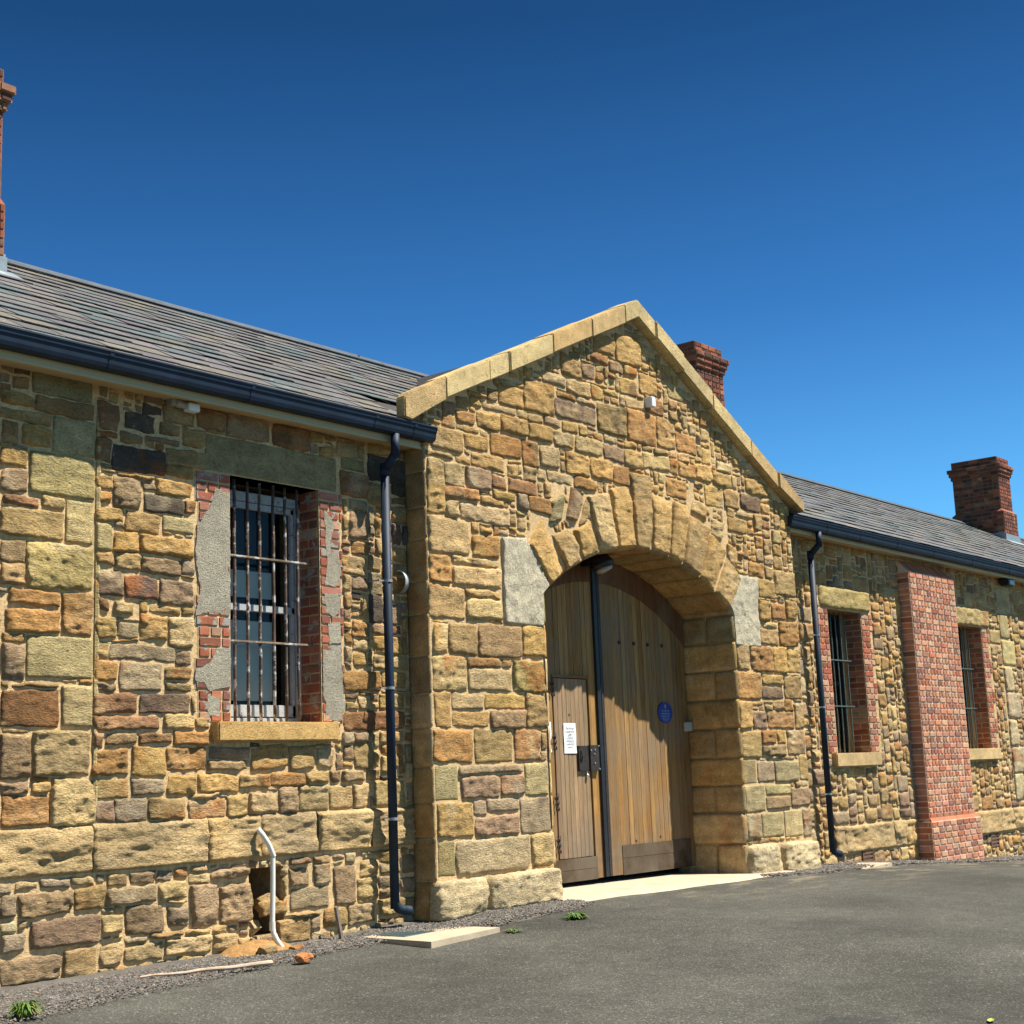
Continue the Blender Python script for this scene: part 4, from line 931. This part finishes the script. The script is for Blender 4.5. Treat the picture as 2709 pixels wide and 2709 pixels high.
for x, z in ((14.62, .56), (14.12, .54)):
    mb = MB(); mb.tube([(x, YD-.006, z), (x, YD+.0, z)], .014, 10); part(mb, 'drain_hole', M_dark, rl)

# ---- air vents in the right wing's foot
M_vent = plain('rusty_vent', (.16, .08, .05), .8, .1, .3, 20)
for a, b, c0, d in ((18.87, 19.14, -.07, .13), (23.40, 23.70, -.09, .13)):
    mb = MB(); mb.box(a, b, -.004, .03, c0, d, (.02, .015, .01))
    for k in range(4): z = c0+(k+.5)*(d-c0)/4; mb.box(a, b, -.03, -.0, z-.012, z+.012, (.2, .1, .06))
    mb.box(a-.02, a, -.032, .0, c0, d); mb.box(b, b+.02, -.032, .0, c0, d)
    part(mb, 'air_vent', M_vent)

# ================================================================== THINGS ON THE WALLS
M_wp = plain('white_plastic', (.72, .74, .72), .4, 0, .04)
mb = MB(); mb.box(13.76, 13.85, G-.11, G-.0, 5.40, 5.52)
tag(mb.build('sensor_box', M_wp, bevel=.008), 'small white square box fixed high on the sandstone gable', 'sensor')
mb = MB(); mb.box(7.34, 7.45, -.14, -.06, 4.29, 4.355)
s_ = empty('eave_sensor', (7.3, 0, 4.33)); tag(s_, 'small white sensor under the left eave beside its grey mount', 'sensor')
part(mb, 'sensor_head', M_wp, s_, bevel=.006)
mb = MB(); mb.tube([(7.25, -.08, 4.345), (7.34, -.09, 4.335)], [.035, .028], 14); mb.box(7.20, 7.27, -.10, -.02, 4.32, 4.37); part(mb, 'mount', plain('grey_plastic', (.3, .3, .27), .6), s_, bevel=.002)
# floodlight at the crown of the arch
s_ = empty('arch_lamp', (13.35, .2, 3.7)); tag(s_, 'black round lamp fixed under the crown of the gateway arch', 'lamp')
mb = MB(); mb.tube([(13.35, .18, 3.74), (13.35, .18, 3.66), (13.36, .16, 3.60), (13.37, .15, 3.565)], [.06, .12, .14, .12], 18); mb.box(13.28, 13.42, .22, .40, 3.60, 3.70); part(mb, 'housing', M_black, s_)
mb = MB(); mb.tube([(13.37, .15, 3.57), (13.38, .145, 3.53), (13.385, .14, 3.515)], [.105, .09, .04], 18); part(mb, 'lens', plain('frosted_lens', (.35, .33, .29), .3), s_, smooth=True)
s_ = empty('eave_lamp', (24.9, -.1, 4.3)); tag(s_, 'black floodlight under the right eave past the brick pier', 'lamp')
mb = MB(); mb.box(24.72, 25.05, -.22, -.06, 4.20, 4.32); mb.box(24.82, 24.92, -.08, .0, 4.24, 4.34); part(mb, 'housing', M_black, s_, bevel=.02)
mb = MB(); mb.box(24.78, 25.0, -.228, -.218, 4.215, 4.29); part(mb, 'lens', plain('grey_lens', (.25, .25, .24), .3), s_)
# curved steel strap
mb = MB(); pts = []
for k in range(15):
    t = k/14.*PI*.95; pts.append((9.86+.0*k, -.04-.085*math.sin(t), 3.11+.10*math.cos(t)))
V = []; F = []
for x, y, z in pts: V += [(x-.024, y, z), (x+.024, y, z), (x-.024, y*.95, z*.9988), (x+.024, y*.95, z*.9988)]
for k in range(14): a = k*4; F += [(a, a+1, a+5, a+4), (a+2, a+6, a+7, a+3), (a, a+4, a+6, a+2), (a+1, a+3, a+7, a+5)]
mb.add(V, F, (.6, .6, .6)); mb.box(9.825, 9.895, -.05, .0, 3.205, 3.217); mb.tube([(9.86, -.012, 3.245), (9.86, .0, 3.245)], .022, 12)
tag(mb.build('pipe_strap', plain('galvanised_strap', (.5, .54, .54), .45, .5, .1)), 'curved grey metal strap on the wall right of the near downpipe', 'bracket')
mb = MB(); mb.box(15.245, 15.35, YD-.07, YD-.0, 1.765, 1.875)
tag(mb.build('door_contact', plain('dull_white_plastic', (.42, .44, .40), .5), bevel=.01), 'small pale plastic box at the right edge of the gate', 'box')

def text(name, body, size, loc, mat, parent, align='CENTER', sx=1.):
    cu = bpy.data.curves.new(name, 'FONT'); cu.body = body; cu.size = size; cu.align_x = align; cu.align_y = 'CENTER'; cu.extrude = .0004; cu.space_line = 1.
    tmp = bpy.data.objects.new(name+'_tmp', cu); C.objects.link(tmp)
    bpy.context.view_layer.update(); me = bpy.data.meshes.new_from_object(tmp.evaluated_get(bpy.context.evaluated_depsgraph_get()))
    bpy.data.objects.remove(tmp); me.materials.clear(); me.materials.append(mat)
    me.transform(Matrix.Translation(Vector(loc)) @ Matrix.Rotation(PI/2, 4, 'X') @ Matrix.Diagonal((sx, 1, 1, 1)))
    o = bpy.data.objects.new(name, me); C.objects.link(o); o.parent = parent
    w = Vector((0, 0, 0)); q = parent
    while q: w += q.location; q = q.parent
    o.location = -w; return o
M_ink = plain('grey_ink', (.16, .18, .22), .8, 0, 0); M_paper = plain('white_paper', (.80, .81, .80), .8, 0, .02, 3); M_blueink = plain('blue_ink', (.03, .04, .22), .6, 0, 0)
M_goldink = plain('gold_ink', (.5, .42, .06), .6, 0, 0); M_plq = plain('blue_enamel', (.012, .05, .26), .35, 0, .03); M_wink = plain('pale_blue_ink', (.35, .45, .62), .6, 0, 0)
def sheet_of_paper(s_, x0, x1, z0, z1, y):
    mb = MB(); n = 6; V = []
    for j in range(n+1):
        for i in range(n+1):
            u, v = i/n, j/n; V.append((x0+(x1-x0)*u, y-.002-.004*math.sin(PI*v*1.5+u*2)**2, z0+(z1-z0)*v))
    mb.add(V, [(j*(n+1)+i, j*(n+1)+i+1, (j+1)*(n+1)+i+1, (j+1)*(n+1)+i) for j in range(n) for i in range(n)], (.8, .8, .8))
    return part(mb, 'paper', M_paper, s_, smooth=True)
s_ = empty('paper_notice', (12.94, YD-.02, 1.7)); tag(s_, 'white paper notice about closure on the wicket door', 'notice', 'notices on the gate')
sheet_of_paper(s_, 12.825, 13.045, 1.53, 1.855, YD-.018)
for k, l in enumerate(('The Old Gaol', 'is closed to the', 'public.', 'Strictly no', 'admittance by', 'unauthorised', 'persons.')): text('lettering', l, .031, (12.935, YD-.0265, 1.80-k*.0335), M_ink, s_, sx=.82)
s_ = empty('paper_notice', (12.53, YD-.02, 1.7)); tag(s_, 'white paper notice with a dark blue band half hidden by the left jamb', 'notice', 'notices on the gate')
sheet_of_paper(s_, 12.405, 12.62, 1.545, 1.868, YD-.008)
mb = MB(); mb.box(12.43, 12.612, YD-.0165, YD-.015, 1.622, 1.646); part(mb, 'blue_band', M_blueink, s_)
mb = MB(); r = random.Random(5)
for k in range(11):
    if k in (8,): continue
    z = 1.825-k*.0165; a = 12.43; 
    while a < 12.585-(.03 if k % 3 == 0 else 0): w = r.uniform(.008, .022); mb.box(a, a+w, YD-.0165, YD-.015, z, z+.006); a += w+.005
part(mb, 'lettering', M_ink, s_)
s_ = empty('oval_plaque', (14.845, YD-.01, 1.985)); tag(s_, 'dark blue oval plaque with a yellow emblem on the right gate leaf', 'plaque')
mb = MB(); mb.prism([(14.845+.150*math.cos(t*PI/24), 1.985+.122*math.sin(t*PI/24)) for t in range(48)], YD-.02, YD-.004); part(mb, 'plate', M_plq, s_)
mb = MB(); mb.prism([(14.845+.012*math.cos(t*PI/8)*(1-.4*math.sin(t*PI/8)), 2.065+.020*math.sin(t*PI/8)) for t in range(16)], YD-.0215, YD-.0202); part(mb, 'emblem', M_goldink, s_)
text('lettering', 'Castlemaine Gaol', .022, (14.845, YD-.0208, 2.008), M_wink, s_, sx=1.05)
mb = MB(); r = random.Random(8)
for k in range(8):
    z = (2.036, 1.995, 1.975, 1.955, 1.938, 1.921, 1.904, 1.888)[k]; hw = (.022, .012, .085, .095, .09, .08, .07, .05)[k]; hh = (.004, .003, .008, .004, .004, .004, .004, .004)[k]
    a = 14.845-hw
    while a < 14.845+hw: w = r.uniform(.006, .02); mb.box(a, min(a+w, 14.845+hw), YD-.0212, YD-.0204, z-hh/2, z+hh/2); a += w+.004
part(mb, 'small_lettering', M_wink, s_)

# ================================================================== GROUND
xs = np.unique(np.concatenate([np.linspace(-300, -20, 8), np.linspace(-20, 50, 281), np.linspace(50, 400, 12)]))
ys = np.unique(np.concatenate([np.linspace(-300, -25, 10), np.linspace(-25, 1.2, 132), np.linspace(1.2, 300, 14)]))
V = []
for y in ys:
    for x in xs: V.append((x, y, ground_z(x, y)-.012))
V = np.array(V); V[:, 2] += .006*fbm(V*np.array([.9, .9, 0])+3, 2, 5)
nx = len(xs); F = [(j*nx+i, j*nx+i+1, (j+1)*nx+i+1, (j+1)*nx+i) for j in range(len(ys)-1) for i in range(nx-1)]
def asphalt():
    m, nt, b = new_mat('worn_asphalt'); pos = N(nt, 'ShaderNodeNewGeometry').outputs['Position']
    v = N(nt, 'ShaderNodeTexVoronoi'); v.inputs['Scale'].default_value = 110; nt.links.new(pos, v.inputs['Vector'])
    sp = N(nt, 'ShaderNodeSeparateColor'); nt.links.new(v.outputs['Color'], sp.inputs[0])
    c = ramp(nt, sp.outputs[0], [(0., (.036, .036, .030)), (.5, (.060, .059, .050)), (.93, (.082, .080, .067)), (1., (.2, .19, .15))])
    c = mixc(nt, 'MULTIPLY', 1., c, ramp(nt, noise_node(nt, pos, .45, 7, .62), [(.34, .70), (.5, .98), (.66, 1.28)]))
    c = mixc(nt, 'MULTIPLY', 1., c, ramp(nt, noise_node(nt, pos, 5, 4, .6), [(.3, .86), (.7, 1.14)]))
    sx = N(nt, 'ShaderNodeSeparateXYZ'); nt.links.new(pos, sx.inputs[0])
    near = N(nt, 'ShaderNodeMapRange'); near.inputs[1].default_value = -2.3; near.inputs[2].default_value = -.7; nt.links.new(sx.outputs[1], near.inputs[0])
    mp = N(nt, 'ShaderNodeMapping'); mp.inputs['Scale'].default_value = (.5, 1.6, 1); nt.links.new(pos, mp.inputs[0])
    xr = N(nt, 'ShaderNodeMapRange'); xr.inputs[1].default_value = 11; xr.inputs[2].default_value = 16; nt.links.new(sx.outputs[0], xr.inputs[0])
    n2 = N(nt, 'ShaderNodeMath', operation='MULTIPLY'); nt.links.new(near.outputs[0], n2.inputs[0]); nt.links.new(xr.outputs[0], n2.inputs[1])
    d = N(nt, 'ShaderNodeMath', operation='MULTIPLY'); nt.links.new(n2.outputs[0], d.inputs[0]); nt.links.new(ramp(nt, noise_node(nt, mp.outputs[0], 2.2, 7, .7), [(.52, 0.), (.70, .8)]), d.inputs[1])
    c = mixc(nt, 'MIX', d.outputs[0], c, (.36, .29, .19))
    def stain(cx, cy, rx, ry, amt, c):
        m2 = N(nt, 'ShaderNodeMapping'); m2.vector_type = 'POINT'; m2.inputs['Location'].default_value = (-cx/rx, -cy/ry, 0); m2.inputs['Scale'].default_value = (1/rx, 1/ry, 0); nt.links.new(pos, m2.inputs[0])
        ln = N(nt, 'ShaderNodeVectorMath', operation='LENGTH'); nt.links.new(m2.outputs[0], ln.inputs[0])
        ad = N(nt, 'ShaderNodeMath', operation='MULTIPLY_ADD'); nt.links.new(noise_node(nt, pos, 2.5, 5, .65), ad.inputs[0]); ad.inputs[1].default_value = .9; nt.links.new(ln.outputs['Value'], ad.inputs[2])
        f = ramp(nt, ad.outputs[0], [(.0, amt), (.72, amt), (.98, 0.)])
        return mixc(nt, 'MIX', f, c, (.022, .023, .024))
    c = stain(7.9, -5.2, 1.0, .55, .45, c); c = stain(8.3, -7.0, .6, .5, .35, c); c = stain(11.5, -3.2, 1.4, .5, .22, c)
    nt.links.new(c, b.inputs['Base Color']); b.inputs['Roughness'].default_value = .93; b.inputs['Specular IOR Level'].default_value = .2
    bp = N(nt, 'ShaderNodeBump'); bp.inputs['Strength'].default_value = .35; bp.inputs['Distance'].default_value = .004
    nt.links.new(v.outputs['Distance'], bp.inputs['Height']); nt.links.new(bp.outputs[0], b.inputs['Normal']); return m
mb = MB(); mb.add(V, F, (.1, .1, .1)); tag(mb.build('ground', asphalt(), smooth=True), kind='structure')

# gravel strip along the wall
def strip_w(x): return float(np.interp(x, [2, 5, 6, 7.7, 9.0, 10.2, 11.4, 11.9, 15.3, 16.2, 18, 25, 34], [1.3, 1.25, 1.0, .72, .50, .82, .85, .45, .45, .75, .62, .8, .9]))
mb = MB(); r = random.Random(31); V = []; F = []
xs = np.arange(2.5, 34, .12)
for i, x in enumerate(xs):
    base = 0. if not (GX0 < x < GX1) else G
    for k in range(5):
        y = .05+base-(k/4.)*(strip_w(x)+(.05+base))
        y = y+(.03*math.sin(x*7)+.02*math.sin(x*19) if k == 4 else 0)
        V.append((x, y, ground_z(x, y)+(.012 if k < 4 else -.016)+(.02 if k == 0 else 0)))
for i in range(len(xs)-1):
    if 11.72 < xs[i] < 15.5: continue
    for k in range(4): F.append((i*5+k, i*5+k+1, (i+1)*5+k+1, (i+1)*5+k))
mb.add(V, F, lin((118, 112, 104))*.6)
Vi, Fi = ico(1.)
Vo = np.array([(1, 0, 0), (-1, 0, 0), (0, 1, 0), (0, -1, 0), (0, 0, 1), (0, 0, -1)], float); Fo = [(0, 2, 4), (2, 1, 4), (1, 3, 4), (3, 0, 4), (2, 0, 5), (1, 2, 5), (3, 1, 5), (0, 3, 5)]
nr = np.random.RandomState(4)
def pebbles(n, xa, xb, s0, s1):
    for _ in range(n):
        x = xa+(xb-xa)*nr.rand(); W_ = strip_w(x); base = 0. if not (GX0 < x < GX1) else G-.08
        if JL < x < JR: continue
        t = nr.rand(); y = base-t*(W_+base)-(nr.rand()**6)*.12
        s_ = s0+(s1-s0)*nr.rand()**2
        A_ = Vo*np.array([s_*nr.uniform(.7, 1.3), s_*nr.uniform(.7, 1.3), s_*nr.uniform(.5, .9)])+nr.uniform(-.25, .25, (6, 3))*s_
        g_ = nr.uniform(.5, 1.9); c = lin((126, 121, 114))*.62*g_*(np.array([1.25, 1.0, .8]) if nr.rand() < .12 else 1)
        mb.add(A_+np.array([x, y, ground_z(x, y)+.014]), Fo, c)
pebbles(5200, 4.6, 7.5, .006, .014); pebbles(6500, 7.3, 11.8, .006, .015); pebbles(3000, 15.3, 20, .009, .02); pebbles(2200, 20, 28, .012, .024)
tag(mb.build('gravel', attr_mat('grey_gravel', .9, bump=.3, bscale=90, bdist=.003)), 'grey gravel along the foot of the walls', kind='stuff')

# threshold of the gateway
M_conc = plain('pale_concrete', tuple(lin((222, 202, 172))*.58), .9, 0, .12, 5, bump=.5)
mb = MB(); V = []
n = 16
for i in range(n+1):
    x = 11.6+(16.15-11.6)*i/n
    for y, dz in ((.95, .035), (-.42-.04*math.sin(i*1.3), .012), (-.50-.03*math.sin(i*1.3), -.03)): V.append((x, y, gz(x)+dz))
mb.add(V, [(i*3+k, i*3+k+1, i*3+4+k, i*3+3+k) for i in range(n) for k in range(2)], (.5, .5, .5))
tag(mb.build('threshold', M_conc), kind='structure')
# drain pads with grates
M_gr = plain('blue_grey_grate', (.18, .26, .27), .5, .5, .15)
for cx, cy, w, d, lab in ((9.46, -.66, .92, .84, 'pale concrete drain pad with steel grate below the near downpipe'), (17.95, -.45, .9, .5, 'thin concrete drain pad with grate below the far downpipe')):
    z = ground_z(cx, cy)+(.020 if cx < 12 else .010); s_ = empty('drain_pad', (cx, cy, z)); tag(s_, lab, 'drain')
    mb = MB(); tl = .05
    P4 = [(cx-w/2, cy-d/2), (cx+w/2, cy-d/2+.05), (cx+w/2-.05, cy+d/2), (cx-w/2+.05, cy+d/2)]
    g = [(cx-.30, cy+.02), (cx+.12, cy+.02), (cx+.12, cy+.36*d/.86), (cx-.30, cy+.36*d/.86)]
    mb.add([(x, y, z+.0+.02*(x-cx)) for x, y in P4]+[(x, y, z-.12) for x, y in P4]+[(x, y, z+.02*(x-cx)) for x, y in g]+[(x, y, z-.05) for x, y in g],
           [(0, 1, 9, 8), (1, 2, 10, 9), (2, 3, 11, 10), (3, 0, 8, 11), (0, 4, 5, 1), (1, 5, 6, 2), (2, 6, 7, 3), (3, 7, 4, 0), (8, 9, 13, 12), (9, 10, 14, 13), (10, 11, 15, 14), (11, 8, 12, 15), (12, 13, 14, 15)], (.5, .5, .5))
    part(mb, 'slab', M_conc, s_)
    mb = MB(); x = g[0][0]+.006
    while x < g[1][0]: mb.box(x, x+.008, g[0][1], g[2][1], z-.02, z+.004); x += .03
    y = g[0][1]+.004
    while y < g[2][1]: mb.box(g[0][0], g[1][0], y, y+.008, z-.022, z+.002); y += .05
    part(mb, 'grate', M_gr, s_)
# white plastic pipe at the hole
s_ = empty('plastic_pipe', (8.2, -.1, 0)); tag(s_, 'bent white plastic pipe rising out of the gravel in front of the hole', 'pipe')
M_pvc = plain('white_pvc', (.70, .68, .60), .4, 0, .12, 10)
mb = MB(); mb.tube([(8.085, -.07, .965), (8.11, -.10, .92), (8.16, -.115, .84), (8.205, -.12, .745)], .021, 14, cap=False); part(mb, 'upper_length', M_pvc, s_, smooth=True)
mb = MB(); mb.tube([(8.20, -.115, .74), (8.193, -.12, .50), (8.175, -.13, .22), (8.178, -.14, .15), (8.20, -.16, .09), (8.225, -.18, .045), (8.245, -.195, .0)], .021, 14, cap=False); mb.tube([(8.176, -.13, .24), (8.175, -.13, .17)], .025, 14, cap=False)
part(mb, 'lower_length', M_pvc, s_, smooth=True)
# rubble stone in the hole and soil under it
mb = MB()
V, F = ico(1.)
for (cx, cy, cz, s1, s2, s3, c) in ((8.32, .10, .36, .13, .12, .10, PAL['o']), (8.12, .12, .19, .14, .12, .08, PAL['b'])):
    A_ = V*np.array([s1, s2, s3]); A_ = A_*(1+.18*fbm(A_*9+cx, 2, 3))[:, None]; mb.add(A_+np.array([cx, cy, cz]), F, c)
tag(mb.build('fallen_stone', M_stone), 'loose buff stones lying inside the broken hole of the wall foot', 'stone')
mb = MB(); n = 26; V = []
for j in range(n+1):
    for i in range(n+1):
        u, v = i/n*2-1, j/n*2-1; x = 8.02+u*.36; y = -.10+v*.17; q = max(0, 1-u*u)*max(0, 1-v*v)
        V.append((x, y, ground_z(x, y)-.01+.10*q**.8))
V = np.array(V); V[:, 2] += .016*fbm(V*14, 3, 12)
mb.add(V, [(j*(n+1)+i, j*(n+1)+i+1, (j+1)*(n+1)+i+1, (j+1)*(n+1)+i) for j in range(n) for i in range(n)], lin((206, 158, 98))*.6)
tag(mb.build('soil_heap', M_mortar, smooth=True), 'small heap of orange sandy soil below the hole in the wall', 'soil')
def rock(name, loc, s, col, seed, lab, cat):
    mb = MB(); V, F = ico(1.); bm = bmesh.new(); me = bpy.data.meshes.new('t'); me.from_pydata(V.tolist(), [], F); bm.from_mesh(me); bmesh.ops.subdivide_edges(bm, edges=bm.edges, cuts=1, use_grid_fill=True); bm.verts.ensure_lookup_table()
    V = np.array([v.co[:] for v in bm.verts]); F = [tuple(v.index for v in f.verts) for f in bm.faces]; bm.free(); bpy.data.meshes.remove(me)
    V = np.sign(V)*np.abs(V)**.6; V = V*(1+.14*fbm(V*1.5+seed, 2, seed))[:, None]*np.array(s)
    mb.add(V+np.array(loc), F, col); return tag(mb.build(name, M_stone), lab, cat)
rock('brick_fragment', (7.86, -.83, .03), (.075, .05, .035), lin((226, 150, 96))*.75, 3, 'orange brick fragment lying on the gravel edge', 'brick')
rock('broken_stone', (8.30, -.27, .03), (.07, .05, .025), lin((200, 140, 80))*.75, 5, 'flat tan stone at the foot of the white pipe', 'stone')
rock('broken_stone', (7.98, -.29, .045), (.085, .06, .05), PAL['o'], 9, 'olive stone on the soil heap left of the white pipe', 'stone')
mb = MB(); pts = [(6.62+.95*t/9., -.50-.30*t/9.+.006*math.sin(t*2.1), ground_z(6.7, -.5)+.03+.004*math.sin(t*1.7)) for t in range(10)]
mb.tube(pts, [.008+.0012*t for t in range(10)], 8); tag(mb.build('dry_stick', plain('pale_bark', (.44, .33, .24), .9, 0, .3, 14)), 'long thin pale stick lying on the gravel by the wall', 'stick')
mb = MB(); mb.box(8.93, 8.955, -.16, -.13, 0, .30); o = mb.build('iron_stake', plain('weathered_grey_iron', (.22, .18, .14), .8, .1, .3, 20))
me = o.data; me.transform(Matrix.Translation((-8.94, .145, 0))); me.transform(Matrix.Rotation(-.22, 4, 'Y')); o.location = (8.93, -.14, .0)
tag(o, 'short leaning grey stake at the wall foot between white pipe and downpipe', 'stake')
def weed(loc, R_, n, h, lab, seed, sp=1.):
    r = random.Random(seed); mb = MB()
    for k in range(n):
        a = r.uniform(0, 2*PI); l = R_*r.uniform(.5, 1.); hh = h*r.uniform(.5, 1.); w = r.uniform(.004, .009)*sp
        b = Vector((math.cos(a)*r.uniform(0, .03), math.sin(a)*r.uniform(0, .03), -.02)); d = Vector((math.cos(a), math.sin(a), 0)); s_ = Vector((-d.y, d.x, 0))
        P0, P1, P2 = b, b+d*l*.45+Vector((0, 0, hh)), b+d*l+Vector((0, 0, hh*r.uniform(.3, .9)))
        V = [P0-s_*w*.6, P0+s_*w*.6, P1+s_*w, P1-s_*w, P2]
        g = r.uniform(.7, 1.3); c = np.array((.075, .16, .02))*g if r.random() < .85 else np.array((.25, .2, .05))
        mb.add([tuple(v+Vector(loc)) for v in V], [(0, 1, 2, 3), (3, 2, 4)], c)
    return tag(mb.build('weed', attr_mat('weed_leaf', .6, bump=0)), lab, 'weed', 'weeds in the gravel')
weed((5.36, -1.05, ground_z(5.36, -1.05)), .13, 110, .12, 'spiky green weed in the gravel at the far left', 1)
weed((10.75, -1.22, ground_z(10.75, -1.22)), 0.13, 120, .06, 'leafy green weed at the asphalt edge before the gateway threshold', 2, 1.6)
weed((9.97, -1.13, ground_z(9.97, -1.13)), .10, 50, .03, 'tiny yellowish weed tuft beside the near drain pad', 3)
mb = MB(); pts = [(-.10, 0), (-.05, .028), (.03, .032), (.10, .0), (.03, -.03), (-.05, -.026)]
def flat(name, x, y, s, rot, col, lab, cat, curl=.01, pts=pts, rough=.6):
    mb = MB(); z = ground_z(x, y)-.007; cs, sn = math.cos(rot), math.sin(rot)
    V = [(x+s*(a*cs-b*sn), y+s*(a*sn+b*cs), z+curl*abs(b)/.03+(curl if abs(a) > .08 else 0)) for a, b in pts]+[(x, y, z)]
    mb.add(V, [(i, (i+1) % len(pts), len(pts)) for i in range(len(pts))], (.5, .5, .5))
    return tag(mb.build(name, plain(name+'_surface', col, rough, 0, .15, 40)), lab, cat)
flat('fallen_leaf', 8.45, -5.85, .62, .3, (.30, .42, .06), 'small yellow green leaf on the asphalt at the lower right', 'leaf')
flat('dead_leaf', 6.95, -4.08, 1.0, -.5, (.32, .22, .10), 'dry tan leaf flat on the asphalt at the bottom middle', 'leaf')
flat('paper_scrap', 5.22, -2.5, 1.1, .5, (.75, .75, .72), 'white scrap on the asphalt at the bottom left', 'litter', .004)

# ================================================================== LIGHT, SKY, CAMERA
sc = bpy.context.scene
d = Vector((.78, -1., 2.2)).normalized()
su = bpy.data.lights.new('sun', 'SUN'); su.energy = SUN; su.angle = math.radians(.5); su.color = (1., .945, .84)
so = bpy.data.objects.new('sun', su); C.objects.link(so); so.rotation_euler = d.to_track_quat('Z', 'Y').to_euler(); so.location = (20, -30, 40)
w = bpy.data.worlds.new('World'); sc.world = w; w.use_nodes = True; nt = w.node_tree; bg = nt.nodes['Background']
sky = nt.nodes.new('ShaderNodeTexSky'); sky.sky_type = 'NISHITA'; sky.sun_disc = False
sky.sun_elevation = math.asin(d.z); sky.sun_rotation = math.atan2(d.x, d.y)
sky.altitude = 300; sky.air_density = 1.0; sky.dust_density = .2; sky.ozone_density = 3.0
SKYFIX(nt, sky, bg)
cam = bpy.data.cameras.new('camera'); co = bpy.data.objects.new('camera', cam); C.objects.link(co)
R3 = Vector((0.63089, -0.77494, -0.03845)); U3 = Vector((-0.1140, -0.1415, 0.9834)); F3 = R3.cross(U3)*-1
R3.normalize(); U3 = (U3-R3*U3.dot(R3)).normalized(); Bk = R3.cross(U3)
M = Matrix((R3, U3, Bk)).transposed().to_4x4(); M.translation = Vector((0, -9.3, 1.29)); co.matrix_world = M
cam.sensor_width = 36; cam.sensor_height = 36; cam.lens = 3900/2709*36; cam.clip_end = 2000; cam.clip_start = .05
sc.camera = co
sc.render.resolution_x = sc.render.resolution_y = 1024
sc.view_settings.view_transform = 'Standard'; sc.view_settings.look = 'None'; sc.view_settings.exposure = EXPO; sc.view_settings.gamma = 1
sc.render.engine = 'CYCLES'
